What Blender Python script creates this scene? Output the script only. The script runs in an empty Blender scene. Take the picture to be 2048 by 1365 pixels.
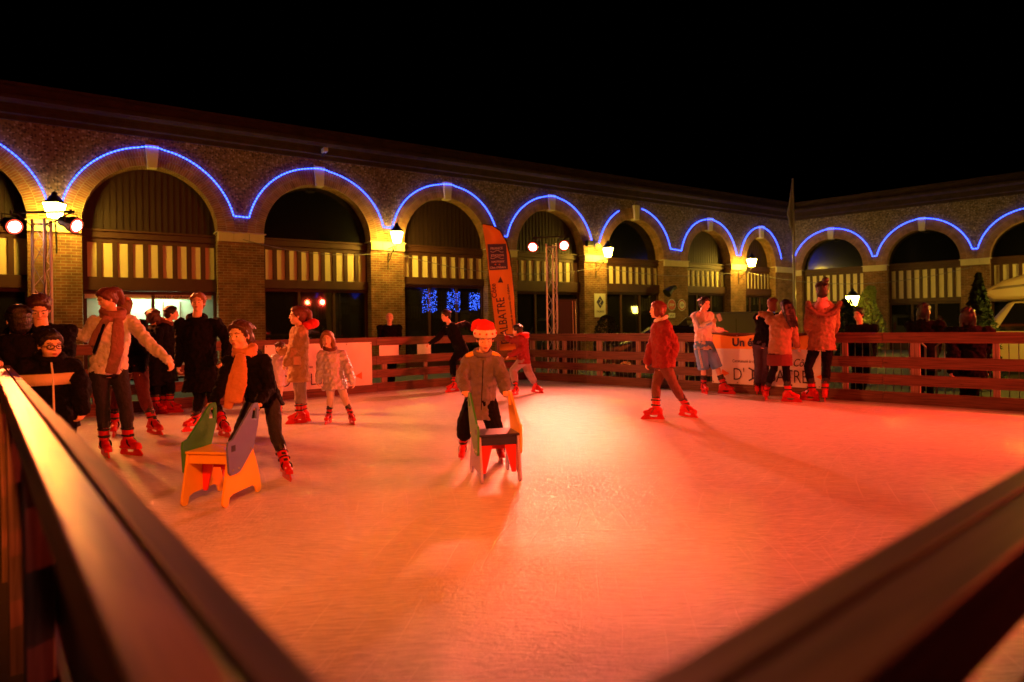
import bpy, math, random
from mathutils import Vector, Matrix, noise as mnoise
random.seed(7)
SC = bpy.context.scene
COL = SC.collection
# ------------------------------------------------------------------ camera
F, CX, CY, ROLL, H = 1287.0, 1024.0, 654.0, .0145, 1.30
cr, sr = math.cos(ROLL), math.sin(ROLL)
def ray(px, py):
    u = (px - CX) / F; v = (CY - py) / F
    return Vector((u * cr + v * sr, 1.0, -u * sr + v * cr))
def P(px, py, D): return ray(px, py) * D + Vector((0, 0, H))       # point seen at a photo pixel, at a depth in metres
def G(px, py, z=0.0):
    r = ray(px, py); return r * ((z - H) / r.z) + Vector((0, 0, H)) # ... on a level plane
cd = bpy.data.cameras.new('camera'); cam = bpy.data.objects.new('camera', cd); COL.objects.link(cam)
SC.camera = cam
cam.location = (0, 0, H)
cam.rotation_mode = 'XYZ'
cam.rotation_euler = (Matrix.Rotation(math.pi / 2, 3, 'X') @ Matrix.Rotation(-ROLL, 3, 'Z')).to_euler()
cd.sensor_width = 36; cd.lens = F / 2048 * 36; cd.shift_y = -(682.5 - CY) / 2048
cd.clip_start = .02; cd.clip_end = 500
cd.dof.use_dof = True; cd.dof.focus_distance = 7.5; cd.dof.aperture_fstop = 1.6
# ------------------------------------------------------------------ night sky
W = bpy.data.worlds.new('World'); SC.world = W; W.use_nodes = True
wn = W.node_tree; bg = wn.nodes['Background']
sky = wn.nodes.new('ShaderNodeTexSky'); sky.sky_type = 'NISHITA'; sky.sun_disc = False
sky.sun_elevation = math.radians(-9); sky.sun_rotation = math.radians(200)
wn.links.new(sky.outputs[0], bg.inputs[0]); bg.inputs[1].default_value = .05
SC.view_settings.view_transform = 'Standard'; SC.view_settings.look = 'None'
SC.view_settings.exposure = .3; SC.view_settings.gamma = 1
SC.render.engine = 'CYCLES'
SC.cycles.max_bounces = 6; SC.cycles.diffuse_bounces = 3; SC.cycles.glossy_bounces = 3
SC.cycles.use_denoising = True; SC.cycles.sample_clamp_indirect = 4.0
SC.cycles.use_light_tree = True
# ------------------------------------------------------------------ object helpers
ROOT = {}
def link(o): COL.objects.link(o); return o
def tag(o, label=None, cat=None, group=None, kind=None):
    if label: o['label'] = label
    if cat: o['category'] = cat
    if group: o['group'] = group
    if kind: o['kind'] = kind
    return o
def thing(name, loc, label, cat, group=None):
    o = link(bpy.data.objects.new(name, None)); o.location = loc; o.empty_display_size = .2
    ROOT[o] = Vector(loc); return tag(o, label, cat, group)
class Geo:
    def __init__(s): s.v = []; s.f = []; s.uv = []; s.m = []
    def add(s, vs, fs, uvs=None, m=0):
        b = len(s.v); s.v += [tuple(v) for v in vs]
        for i, f in enumerate(fs):
            s.f.append([b + k for k in f]); s.uv.append(uvs[i] if uvs else None); s.m.append(m)
        return s
    def box(s, c, sx, sy, sz, X=(1, 0, 0), Y=(0, 1, 0), Z=(0, 0, 1), m=0):
        c = Vector(c); X = Vector(X) * sx / 2; Y = Vector(Y) * sy / 2; Z = Vector(Z) * sz / 2
        vs = [c + a * X + b * Y + d * Z for a in (-1, 1) for b in (-1, 1) for d in (-1, 1)]
        fs = [(0, 1, 3, 2), (4, 6, 7, 5), (0, 4, 5, 1), (2, 3, 7, 6), (0, 2, 6, 4), (1, 5, 7, 3)]
        L = (sx, sy, sz); axs = [(1, 2), (1, 2), (0, 2), (0, 2), (0, 1), (0, 1)]
        uvs = []
        sg = [(a, b, d) for a in (-1, 1) for b in (-1, 1) for d in (-1, 1)]
        for f, (p, q) in zip(fs, axs):
            if L[q] > L[p]: p, q = q, p
            uvs.append([(sg[k][p] * L[p] / 2 + c.x + c.y, sg[k][q] * L[q] / 2 + c.z) for k in f])
        return s.add(vs, fs, uvs, m)
    def bar(s, a, b, w, h, up=(0, 0, 1), m=0):
        a = Vector(a); b = Vector(b); d = (b - a); L = d.length; d.normalize()
        up = Vector(up); x = d.cross(up)
        if x.length < 1e-4: x = d.cross(Vector((1, 0, 0)))
        x.normalize(); z = x.cross(d)
        return s.box((a + b) / 2, L, w, h, d, x, z, m)
    def tube(s, pts, rad, n=10, m=0, cap=True, flat=None, xa=None):
        pts = [Vector(p) for p in pts]
        if not isinstance(rad, (list, tuple)): rad = [rad] * len(pts)
        if cap == 'round':
            d0 = (pts[0] - pts[1]).normalized(); d1 = (pts[-1] - pts[-2]).normalized()
            sc_ = lambda r, q: (r[0] * q, r[1] * q) if isinstance(r, (tuple, list)) else r * q
            mn = lambda r: min(r) if isinstance(r, (tuple, list)) else r
            pre = []; pr = []; post = []; po = []
            for a in (80, 55, 28): pre.append(pts[0] + d0 * mn(rad[0]) * math.sin(math.radians(a))); pr.append(sc_(rad[0], math.cos(math.radians(a))))
            for a in (28, 55, 80): post.append(pts[-1] + d1 * mn(rad[-1]) * math.sin(math.radians(a))); po.append(sc_(rad[-1], math.cos(math.radians(a))))
            pts = pre + pts + post; rad = pr + list(rad) + po
        ref = None; vs = []; N = len(pts)
        for i, p in enumerate(pts):
            t = (pts[min(i + 1, N - 1)] - pts[max(i - 1, 0)])
            t = t.normalized() if t.length > 1e-9 else Vector((0, 0, 1))
            if xa is not None: ref = Vector(xa)
            elif ref is None: ref = Vector((1, 0, 0)) if abs(t.x) < .8 else Vector((0, 1, 0))
            x = (ref - t * ref.dot(t)).normalized(); ref = x; y = t.cross(x)
            rx, ry = rad[i] if isinstance(rad[i], (tuple, list)) else (rad[i], rad[i])
            for k in range(n):
                a = 2 * math.pi * k / n
                vs.append(p + x * rx * math.cos(a) + y * ry * math.sin(a))
        fs = [(i * n + k, i * n + (k + 1) % n, (i + 1) * n + (k + 1) % n, (i + 1) * n + k) for i in range(N - 1) for k in range(n)]
        if cap: fs += [tuple(range(n))[::-1], tuple((N - 1) * n + k for k in range(n))]
        return s.add(vs, fs, None, m)
    def ell(s, c, r, M=None, n=14, rings=9, m=0):
        c = Vector(c)
        if not isinstance(r, (tuple, list)): r = (r, r, r)
        vs = [Vector((0, 0, r[2]))]
        for i in range(1, rings):
            a = math.pi * i / rings
            for k in range(n):
                b = 2 * math.pi * k / n
                vs.append(Vector((r[0] * math.sin(a) * math.cos(b), r[1] * math.sin(a) * math.sin(b), r[2] * math.cos(a))))
        vs.append(Vector((0, 0, -r[2])))
        if M is not None: vs = [M @ v for v in vs]
        vs = [v + c for v in vs]; last = len(vs) - 1
        fs = [(0, 1 + k, 1 + (k + 1) % n) for k in range(n)]
        for i in range(rings - 2):
            o = 1 + i * n
            fs += [(o + k, o + n + k, o + n + (k + 1) % n, o + (k + 1) % n) for k in range(n)]
        o = 1 + (rings - 2) * n
        fs += [(last, o + (k + 1) % n, o + k) for k in range(n)]
        return s.add(vs, fs, None, m)
    def prism(s, poly, T, thick, m=0):
        """poly = 2-D outline; T maps (a, b, c) to a point; c runs over the thickness"""
        n = len(poly)
        vs = [T(a, b, -thick / 2) for a, b in poly] + [T(a, b, thick / 2) for a, b in poly]
        fs = [tuple(range(n))[::-1], tuple(range(n, 2 * n))] + [(k, (k + 1) % n, n + (k + 1) % n, n + k) for k in range(n)]
        uv = [[(poly[k][0], poly[k][1]) for k in reversed(range(n))], [(a, b) for a, b in poly]]
        for k in range(n): uv.append([(0, 0), (.1, 0), (.1, .02), (0, .02)])
        return s.add(vs, fs, uv, m)
def mesh_of(name, g, mats, smooth=False, off=Vector((0, 0, 0))):
    me = bpy.data.meshes.new(name)
    me.from_pydata([(v[0] - off.x, v[1] - off.y, v[2] - off.z) for v in g.v], [], g.f)
    if not isinstance(mats, (list, tuple)): mats = [mats]
    for m in mats: me.materials.append(m)
    if any(u for u in g.uv):
        ul = me.uv_layers.new(name='UVMap'); i = 0
        for f, u in zip(g.f, g.uv):
            for k in range(len(f)):
                ul.data[i].uv = u[k] if u else (0, 0); i += 1
    if any(g.m): me.polygons.foreach_set('material_index', g.m)
    if smooth: me.polygons.foreach_set('use_smooth', [True] * len(me.polygons))
    me.update(); return me
def mk(name, g, mats, parent=None, smooth=False, bevel=0, loc=None):
    off = ROOT.get(parent, Vector((0, 0, 0))) if parent else Vector(loc or (0, 0, 0))
    o = link(bpy.data.objects.new(name, mesh_of(name, g, mats, smooth, off)))
    if parent: o.parent = parent; ROOT[o] = off
    else: o.location = off; ROOT[o] = Vector(off)
    if bevel:
        b = o.modifiers.new('bevel', 'BEVEL'); b.width = bevel; b.segments = 2; b.limit_method = 'ANGLE'
    return o
def fix_normals(me):
    import bmesh
    bm = bmesh.new(); bm.from_mesh(me); bmesh.ops.recalc_face_normals(bm, faces=bm.faces); bm.to_mesh(me); bm.free()
DTEX = {}
def dtex(size):
    if size not in DTEX:
        t = bpy.data.textures.new('folds', 'CLOUDS'); t.noise_scale = size; t.noise_depth = 2; DTEX[size] = t
    return DTEX[size]
def soft(name, g, mats, parent, vox=.01, it=4, fold=0, fsize=.08, bulge=None):
    """fuse the overlapping pieces of g into one continuous skin"""
    off = ROOT[parent]
    me = mesh_of(name, g, mats, False); fix_normals(me)
    t = link(bpy.data.objects.new('tmp', me))
    r = t.modifiers.new('r', 'REMESH'); r.mode = 'VOXEL'; r.voxel_size = vox
    s = t.modifiers.new('s', 'SMOOTH'); s.factor = .5; s.iterations = it
    if fold:
        d = t.modifiers.new('d', 'DISPLACE'); d.texture = dtex(fsize); d.texture_coords = 'LOCAL'; d.strength = fold; d.mid_level = .5
    dg = bpy.context.evaluated_depsgraph_get()
    nm = bpy.data.meshes.new_from_object(t.evaluated_get(dg))
    bpy.data.objects.remove(t); bpy.data.meshes.remove(me)
    nm.name = name
    nm.transform(Matrix.Translation(-off))
    nm.polygons.foreach_set('use_smooth', [True] * len(nm.polygons)); nm.update()
    o = link(bpy.data.objects.new(name, nm)); o.parent = parent; ROOT[o] = off
    return o
def copy_tree(o, parent=None):
    c = o.copy(); link(c)
    if parent: c.parent = parent
    for ch in list(o.children): copy_tree(ch, c)
    return c
# ------------------------------------------------------------------ materials
MATS = {}
def nd(nt, t, **k):
    n = nt.nodes.new(t)
    for a, v in k.items(): setattr(n, a, v)
    return n
def mat(name, col, rough=.7, var=.15, scale=8, bump=0, bscale=60, metal=0, spec=.5, coat=0, sheen=0, emit=None, estr=0, coords='Object', stretch=None, sss=0):
    if name in MATS: return MATS[name]
    m = bpy.data.materials.new(name); m.use_nodes = True; nt = m.node_tree; b = nt.nodes['Principled BSDF']; L = nt.links
    b.inputs['Roughness'].default_value = rough; b.inputs['Metallic'].default_value = metal
    b.inputs['Specular IOR Level'].default_value = spec; b.inputs['Coat Weight'].default_value = coat
    b.inputs['Sheen Weight'].default_value = sheen
    if sss: b.inputs['Subsurface Weight'].default_value = sss; b.inputs['Subsurface Radius'].default_value = (.02, .008, .004)
    tc = nd(nt, 'ShaderNodeTexCoord'); src = tc.outputs[coords]
    if stretch:
        mp = nd(nt, 'ShaderNodeMapping'); mp.inputs['Scale'].default_value = stretch; L.new(src, mp.inputs[0]); src = mp.outputs[0]
    n = nd(nt, 'ShaderNodeTexNoise'); n.inputs['Scale'].default_value = scale; n.inputs['Detail'].default_value = 5; L.new(src, n.inputs['Vector'])
    r = nd(nt, 'ShaderNodeMix', data_type='RGBA'); L.new(n.outputs[0], r.inputs[0])
    c = Vector(col[:3])
    r.inputs[6].default_value = (*(c * (1 - var)), 1); r.inputs[7].default_value = (*[min(1, x) for x in c * (1 + var)], 1)
    L.new(r.outputs[2], b.inputs['Base Color'])
    if bump:
        n2 = nd(nt, 'ShaderNodeTexNoise'); n2.inputs['Scale'].default_value = bscale; n2.inputs['Detail'].default_value = 4; L.new(src, n2.inputs['Vector'])
        bp = nd(nt, 'ShaderNodeBump'); bp.inputs['Strength'].default_value = bump; bp.inputs['Distance'].default_value = .01
        L.new(n2.outputs[0], bp.inputs['Height']); L.new(bp.outputs[0], b.inputs['Normal'])
    if emit: b.inputs['Emission Color'].default_value = (*emit, 1); b.inputs['Emission Strength'].default_value = estr
    MATS[name] = m; return m
def brick_mat(name, c1, c2, mortar, uv=False, bw=.235, bh=.08, seed=0):
    m = bpy.data.materials.new(name); m.use_nodes = True; nt = m.node_tree; b = nt.nodes['Principled BSDF']; L = nt.links
    tc = nd(nt, 'ShaderNodeTexCoord')
    br = nd(nt, 'ShaderNodeTexBrick'); br.inputs['Scale'].default_value = 1
    br.inputs['Brick Width'].default_value = bw; br.inputs['Row Height'].default_value = bh; br.inputs['Mortar Size'].default_value = .009
    br.inputs['Mortar Smooth'].default_value = .3; br.inputs['Color1'].default_value = (*c1, 1); br.inputs['Color2'].default_value = (*c2, 1)
    br.inputs['Mortar'].default_value = (*mortar, 1); br.inputs['Bias'].default_value = -.1
    L.new(tc.outputs['UV'], br.inputs['Vector'])
    n = nd(nt, 'ShaderNodeTexNoise'); n.inputs['Scale'].default_value = 3; n.inputs['Detail'].default_value = 8; L.new(tc.outputs['UV'], n.inputs['Vector'])
    mr = nd(nt, 'ShaderNodeMapRange'); mr.inputs[1].default_value = .3; mr.inputs[2].default_value = .75; mr.inputs[3].default_value = .55; mr.inputs[4].default_value = 1.25
    L.new(n.outputs[0], mr.inputs[0])
    mx = nd(nt, 'ShaderNodeMix', data_type='RGBA', blend_type='MULTIPLY'); mx.inputs[0].default_value = 1
    L.new(br.outputs[0], mx.inputs[6]); L.new(mr.outputs[0], mx.inputs[7]); L.new(mx.outputs[2], b.inputs['Base Color'])
    b.inputs['Roughness'].default_value = .85
    bp = nd(nt, 'ShaderNodeBump'); bp.invert = True; bp.inputs['Strength'].default_value = .6; bp.inputs['Distance'].default_value = .010
    L.new(br.outputs[1], bp.inputs['Height']); L.new(bp.outputs[0], b.inputs['Normal'])
    return m
def flint_mat():
    m = bpy.data.materials.new('flint'); m.use_nodes = True; nt = m.node_tree; b = nt.nodes['Principled BSDF']; L = nt.links
    tc = nd(nt, 'ShaderNodeTexCoord')
    mp = nd(nt, 'ShaderNodeMapping'); mp.inputs['Scale'].default_value = (1, 1, 1); L.new(tc.outputs['UV'], mp.inputs[0])
    nz = nd(nt, 'ShaderNodeTexNoise'); nz.inputs['Scale'].default_value = 6; L.new(mp.outputs[0], nz.inputs['Vector'])
    ad = nd(nt, 'ShaderNodeMix', data_type='RGBA', blend_type='ADD'); ad.inputs[0].default_value = .08; L.new(mp.outputs[0], ad.inputs[6]); L.new(nz.outputs[1], ad.inputs[7])
    vo = nd(nt, 'ShaderNodeTexVoronoi'); vo.inputs['Scale'].default_value = 15; L.new(ad.outputs[2], vo.inputs['Vector'])
    rp = nd(nt, 'ShaderNodeValToRGB'); e = rp.color_ramp.elements
    e[0].position = .36; e[0].color = (1, 1, 1, 1); e[1].position = .55; e[1].color = (0, 0, 0, 1); L.new(vo.outputs['Distance'], rp.inputs[0])
    sc = nd(nt, 'ShaderNodeSeparateColor'); L.new(vo.outputs['Color'], sc.inputs[0])
    r2 = nd(nt, 'ShaderNodeValToRGB'); e = r2.color_ramp.elements
    e[0].position = 0; e[0].color = (.03, .025, .02, 1); e[1].position = 1; e[1].color = (.34, .28, .21, 1)
    k = e.new(.45); k.color = (.07, .055, .045, 1); k = e.new(.55); k.color = (.22, .16, .11, 1); L.new(sc.outputs[0], r2.inputs[0])
    mx = nd(nt, 'ShaderNodeMix', data_type='RGBA'); mx.inputs[6].default_value = (.15, .10, .06, 1)
    L.new(rp.outputs[0], mx.inputs[0]); L.new(r2.outputs[0], mx.inputs[7]); L.new(mx.outputs[2], b.inputs['Base Color'])
    b.inputs['Roughness'].default_value = .7
    bp = nd(nt, 'ShaderNodeBump'); bp.invert = True; bp.inputs['Strength'].default_value = .6; bp.inputs['Distance'].default_value = .02
    L.new(vo.outputs['Distance'], bp.inputs['Height']); L.new(bp.outputs[0], b.inputs['Normal'])
    return m
def ice_mat():
    m = bpy.data.materials.new('ice'); m.use_nodes = True; nt = m.node_tree; b = nt.nodes['Principled BSDF']; L = nt.links
    tc = nd(nt, 'ShaderNodeTexCoord'); hs = []
    for i, (rot, sx, sy, sc, w) in enumerate([(15, 1, 9, 9, 1), (70, 1, 12, 7, 1), (130, 1, 8, 11, 1), (100, 1, 25, 5, .8)]):
        mp = nd(nt, 'ShaderNodeMapping'); mp.inputs['Rotation'].default_value = (0, 0, math.radians(rot)); mp.inputs['Scale'].default_value = (sx, sy, 1); mp.inputs['Location'].default_value = (i * 3.1, i, 0)
        wz = nd(nt, 'ShaderNodeTexNoise'); wz.inputs['Scale'].default_value = .8; L.new(tc.outputs['Object'], wz.inputs['Vector'])
        ad = nd(nt, 'ShaderNodeMix', data_type='RGBA', blend_type='ADD'); ad.inputs[0].default_value = .5; L.new(tc.outputs['Object'], ad.inputs[6]); L.new(wz.outputs[1], ad.inputs[7])
        L.new(ad.outputs[2], mp.inputs[0])
        n = nd(nt, 'ShaderNodeTexNoise'); n.inputs['Scale'].default_value = sc; n.inputs['Detail'].default_value = 6; n.inputs['Roughness'].default_value = .7; L.new(mp.outputs[0], n.inputs['Vector'])
        hs.append(n.outputs[0])
    cur = hs[0]
    for h in hs[1:]:
        a = nd(nt, 'ShaderNodeMath', operation='ADD'); L.new(cur, a.inputs[0]); L.new(h, a.inputs[1]); cur = a.outputs[0]
    # thin skate cuts: distorted rings of big voronoi cells
    vo = nd(nt, 'ShaderNodeTexVoronoi', feature='DISTANCE_TO_EDGE'); vo.inputs['Scale'].default_value = 1.3
    wz = nd(nt, 'ShaderNodeTexNoise'); wz.inputs['Scale'].default_value = .6; wz.inputs['Detail'].default_value = 1; L.new(tc.outputs['Object'], wz.inputs['Vector'])
    ad = nd(nt, 'ShaderNodeMix', data_type='RGBA', blend_type='ADD'); ad.inputs[0].default_value = 1.; L.new(tc.outputs['Object'], ad.inputs[6]); L.new(wz.outputs[1], ad.inputs[7]); L.new(ad.outputs[2], vo.inputs['Vector'])
    cut = nd(nt, 'ShaderNodeMapRange'); cut.inputs[1].default_value = 0; cut.inputs[2].default_value = .012; cut.inputs[3].default_value = 1; cut.inputs[4].default_value = 0; L.new(vo.outputs[0], cut.inputs[0])
    arcs = None      # long curved skate cuts
    for k, (cx_, cy_, sc_, ds) in enumerate([(3, 14, 1.3, 1.2), (-6, 4, 1.7, .9), (9, 2, 1.5, 1.4), (0, -5, 1.1, 1.6), (-2, 8, 2.1, 2.2)]):
        mp = nd(nt, 'ShaderNodeMapping'); mp.inputs['Location'].default_value = (-cx_, -cy_, 0); L.new(tc.outputs['Object'], mp.inputs[0])
        wv = nd(nt, 'ShaderNodeTexWave', wave_type='RINGS', rings_direction='Z'); wv.inputs['Scale'].default_value = sc_; wv.inputs['Distortion'].default_value = ds * 3; wv.inputs['Detail'].default_value = 1.5; wv.inputs['Detail Scale'].default_value = .35; L.new(mp.outputs[0], wv.inputs['Vector'])
        r_ = nd(nt, 'ShaderNodeMapRange'); r_.inputs[1].default_value = .9965; r_.inputs[2].default_value = 1; L.new(wv.outputs[1], r_.inputs[0])
        nz = nd(nt, 'ShaderNodeTexNoise'); nz.inputs['Scale'].default_value = 1.1; mp3 = nd(nt, 'ShaderNodeMapping'); mp3.inputs['Location'].default_value = (k * 7, k, k); L.new(tc.outputs['Object'], mp3.inputs[0]); L.new(mp3.outputs[0], nz.inputs['Vector'])
        rz_ = nd(nt, 'ShaderNodeMapRange'); rz_.inputs[1].default_value = .5; rz_.inputs[2].default_value = .6; L.new(nz.outputs[0], rz_.inputs[0])
        mu = nd(nt, 'ShaderNodeMath', operation='MULTIPLY'); L.new(r_.outputs[0], mu.inputs[0]); L.new(rz_.outputs[0], mu.inputs[1])
        if arcs is None: arcs = mu.outputs[0]
        else:
            mm = nd(nt, 'ShaderNodeMath', operation='MAXIMUM'); L.new(arcs, mm.inputs[0]); L.new(mu.outputs[0], mm.inputs[1]); arcs = mm.outputs[0]
    # melt-water crumbs, only in patches
    fine = nd(nt, 'ShaderNodeTexNoise'); fine.inputs['Scale'].default_value = 34; fine.inputs['Detail'].default_value = 4; L.new(tc.outputs['Object'], fine.inputs['Vector'])
    pt = nd(nt, 'ShaderNodeTexNoise'); pt.inputs['Scale'].default_value = .55; pt.inputs['Detail'].default_value = 2; L.new(tc.outputs['Object'], pt.inputs['Vector'])
    pr = nd(nt, 'ShaderNodeMapRange'); pr.inputs[1].default_value = .45; pr.inputs[2].default_value = .62; pr.inputs[3].default_value = .12; pr.inputs[4].default_value = 1.6; L.new(pt.outputs[0], pr.inputs[0])
    fm = nd(nt, 'ShaderNodeMath', operation='MULTIPLY'); L.new(fine.outputs[0], fm.inputs[0]); L.new(pr.outputs[0], fm.inputs[1])
    s1 = nd(nt, 'ShaderNodeMath', operation='MULTIPLY'); s1.inputs[1].default_value = .55; L.new(cur, s1.inputs[0])
    s2 = nd(nt, 'ShaderNodeMath', operation='ADD'); L.new(s1.outputs[0], s2.inputs[0]); L.new(fm.outputs[0], s2.inputs[1])
    s3 = nd(nt, 'ShaderNodeMath', operation='MULTIPLY'); s3.inputs[1].default_value = -.18; L.new(arcs, s3.inputs[0])
    s4 = nd(nt, 'ShaderNodeMath', operation='ADD'); L.new(s2.outputs[0], s4.inputs[0]); L.new(s3.outputs[0], s4.inputs[1])
    bp = nd(nt, 'ShaderNodeBump'); bp.inputs['Strength'].default_value = .6; bp.inputs['Distance'].default_value = .010
    L.new(s4.outputs[0], bp.inputs['Height']); L.new(bp.outputs[0], b.inputs['Normal'])
    cm = nd(nt, 'ShaderNodeMapRange'); cm.inputs[1].default_value = 1.72; cm.inputs[2].default_value = 2.3; L.new(cur, cm.inputs[0])
    mx = nd(nt, 'ShaderNodeMix', data_type='RGBA'); mx.inputs[6].default_value = (.50, .51, .53, 1); mx.inputs[7].default_value = (.84, .83, .82, 1)
    L.new(cm.outputs[0], mx.inputs[0])
    mx2 = nd(nt, 'ShaderNodeMix', data_type='RGBA'); mx2.inputs[7].default_value = (.9, .9, .9, 1); L.new(mx.outputs[2], mx2.inputs[6])
    cf = nd(nt, 'ShaderNodeMath', operation='MULTIPLY'); cf.inputs[1].default_value = .75; L.new(arcs, cf.inputs[0]); L.new(cf.outputs[0], mx2.inputs[0])
    L.new(mx2.outputs[2], b.inputs['Base Color'])
    b.inputs['Roughness'].default_value = .17; b.inputs['Specular IOR Level'].default_value = .6
    return m
def wood_mat(name, c, rough=.5, spec=.4, bump=.25):
    m = bpy.data.materials.new(name); m.use_nodes = True; nt = m.node_tree; b = nt.nodes['Principled BSDF']; L = nt.links
    tc = nd(nt, 'ShaderNodeTexCoord'); mp = nd(nt, 'ShaderNodeMapping'); mp.inputs['Scale'].default_value = (.5, 9, 1); L.new(tc.outputs['UV'], mp.inputs[0])
    n = nd(nt, 'ShaderNodeTexNoise'); n.inputs['Scale'].default_value = 5; n.inputs['Detail'].default_value = 8; n.inputs['Distortion'].default_value = .6; L.new(mp.outputs[0], n.inputs['Vector'])
    r = nd(nt, 'ShaderNodeValToRGB'); e = r.color_ramp.elements; c = Vector(c)
    e[0].position = .3; e[0].color = (*(c * .45), 1); e[1].position = .72; e[1].color = (*(c * 1.25), 1); L.new(n.outputs[0], r.inputs[0])
    kn = nd(nt, 'ShaderNodeTexVoronoi'); kn.inputs['Scale'].default_value = 2.2; mp2 = nd(nt, 'ShaderNodeMapping'); mp2.inputs['Scale'].default_value = (1, 3, 1); L.new(tc.outputs['UV'], mp2.inputs[0]); L.new(mp2.outputs[0], kn.inputs['Vector'])
    kr = nd(nt, 'ShaderNodeMapRange'); kr.inputs[1].default_value = .03; kr.inputs[2].default_value = .1; kr.inputs[3].default_value = .35; kr.inputs[4].default_value = 1; L.new(kn.outputs[0], kr.inputs[0])
    mx = nd(nt, 'ShaderNodeMix', data_type='RGBA', blend_type='MULTIPLY'); mx.inputs[0].default_value = 1; L.new(r.outputs[0], mx.inputs[6]); L.new(kr.outputs[0], mx.inputs[7])
    L.new(mx.outputs[2], b.inputs['Base Color']); b.inputs['Roughness'].default_value = rough; b.inputs['Specular IOR Level'].default_value = spec
    bp = nd(nt, 'ShaderNodeBump'); bp.inputs['Strength'].default_value = bump; bp.inputs['Distance'].default_value = .004; L.new(n.outputs[0], bp.inputs['Height']); L.new(bp.outputs[0], b.inputs['Normal'])
    return m
def emis(name, c, s):
    if name in MATS: return MATS[name]
    m = bpy.data.materials.new(name); m.use_nodes = True; nt = m.node_tree; nt.nodes.clear()
    e = nd(nt, 'ShaderNodeEmission'); e.inputs[0].default_value = (*c, 1); e.inputs[1].default_value = s
    o = nd(nt, 'ShaderNodeOutputMaterial'); nt.links.new(e.outputs[0], o.inputs[0]); MATS[name] = m; return m
BRICK = brick_mat('brick', (.25, .105, .048), (.15, .06, .028), (.30, .23, .14))
RINGB = brick_mat('voussoir brick', (.30, .125, .06), (.2, .08, .04), (.32, .25, .16), bw=.07, bh=.26)
FLINT = flint_mat()
STONE = mat('stone', (.55, .47, .33), .8, .2, 3, .3, 30)
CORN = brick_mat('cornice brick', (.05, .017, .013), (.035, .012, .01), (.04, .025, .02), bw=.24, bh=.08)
PLAST = mat('cream plaster', (.72, .62, .40), .85, .08, 3, .15, 40)
TIMB = mat('dark timber', (.06, .018, .011), .6, .3, 4, .2, 30)
LUN = mat('lunette boards', (.022, .007, .005), .6, .35, 6, .3, 14, stretch=(6, 6, .4))
VOID = mat('dark glass', (.004, .004, .005), .12, 0, 1, spec=.6)
GLASS = mat('window glass', (.012, .011, .012), .03, 0, 1, spec=.6)
ICE = ice_mat()
WOOD = wood_mat('fence wood', (.17, .062, .035)); POSTW = wood_mat('post wood', (.30, .19, .16))
RAILW = wood_mat('rail wood', (.52, .21, .065), .34, .42, .2); RAILSHADE = wood_mat('shaded rail wood', (.20, .105, .03), .5, .25, .2)  # shaded copy: dim light on the lower right rail put into its colour
GROUND = mat('asphalt', (.05, .047, .043), .75, .3, 1.5, .5, 40)
BLACKM = mat('black metal', (.015, .015, .015), .45, .1, 5, metal=.3)
ALU = mat('truss aluminium', (.62, .58, .62), .4, .1, 5, metal=.35)
IRON = mat('wrought iron', (.02, .018, .015), .5, .2, 10, metal=.4)
# ------------------------------------------------------------------ setting
g = Geo().add([(-90, -40, -.12), (90, -40, -.12), (90, 120, -.12), (-90, 120, -.12)], [(0, 1, 2, 3)])
tag(mk('ground', g, GROUND), kind='structure')
HF, HN = 1.12, 1.06
def xy(v): return Vector((v.x, v.y))
def meet(a, b, c, d):
    a, b, c, d = map(xy, (a, b, c, d)); r = b - a; s = d - c
    t = (c - a).cross(s) / r.cross(s); p = a + r * t; return Vector((p.x, p.y, 0))
FLa, FLb = G(557, 801), G(1050, 759); FRb = G(2048, 824)
NLa, NLb = G(20, 731, HN), G(639, 1353, HN)
NRa, NRb = G(2048, 934, HN), G(1283, 1361, HN)
CF = meet(FLa, FLb, FLb, FRb)             # far corner
CL = meet(FLa, FLb, NLa, NLb); CR = meet(FLb, FRb, NRa, NRb); CN = meet(NLa, NLb, NRa, NRb)
g = Geo().add([CN, CR, CF, CL], [(0, 1, 2, 3)])
tag(mk('ice', g, ICE), kind='structure')
cen = (CN + CR + CF + CL) / 4
e = Geo(); q = [c + (c - cen).normalized() * .25 for c in (CN, CR, CF, CL)]
e.add([Vector((v.x, v.y, -.012)) for v in q] + [Vector((v.x, v.y, -.119)) for v in q], [(0, 1, 2, 3)] + [(k, (k + 1) % 4, 4 + (k + 1) % 4, 4 + k) for k in range(4)])
tag(mk('rink_base', e, mat('rink base', (.08, .07, .06), .7)), kind='structure')
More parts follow.
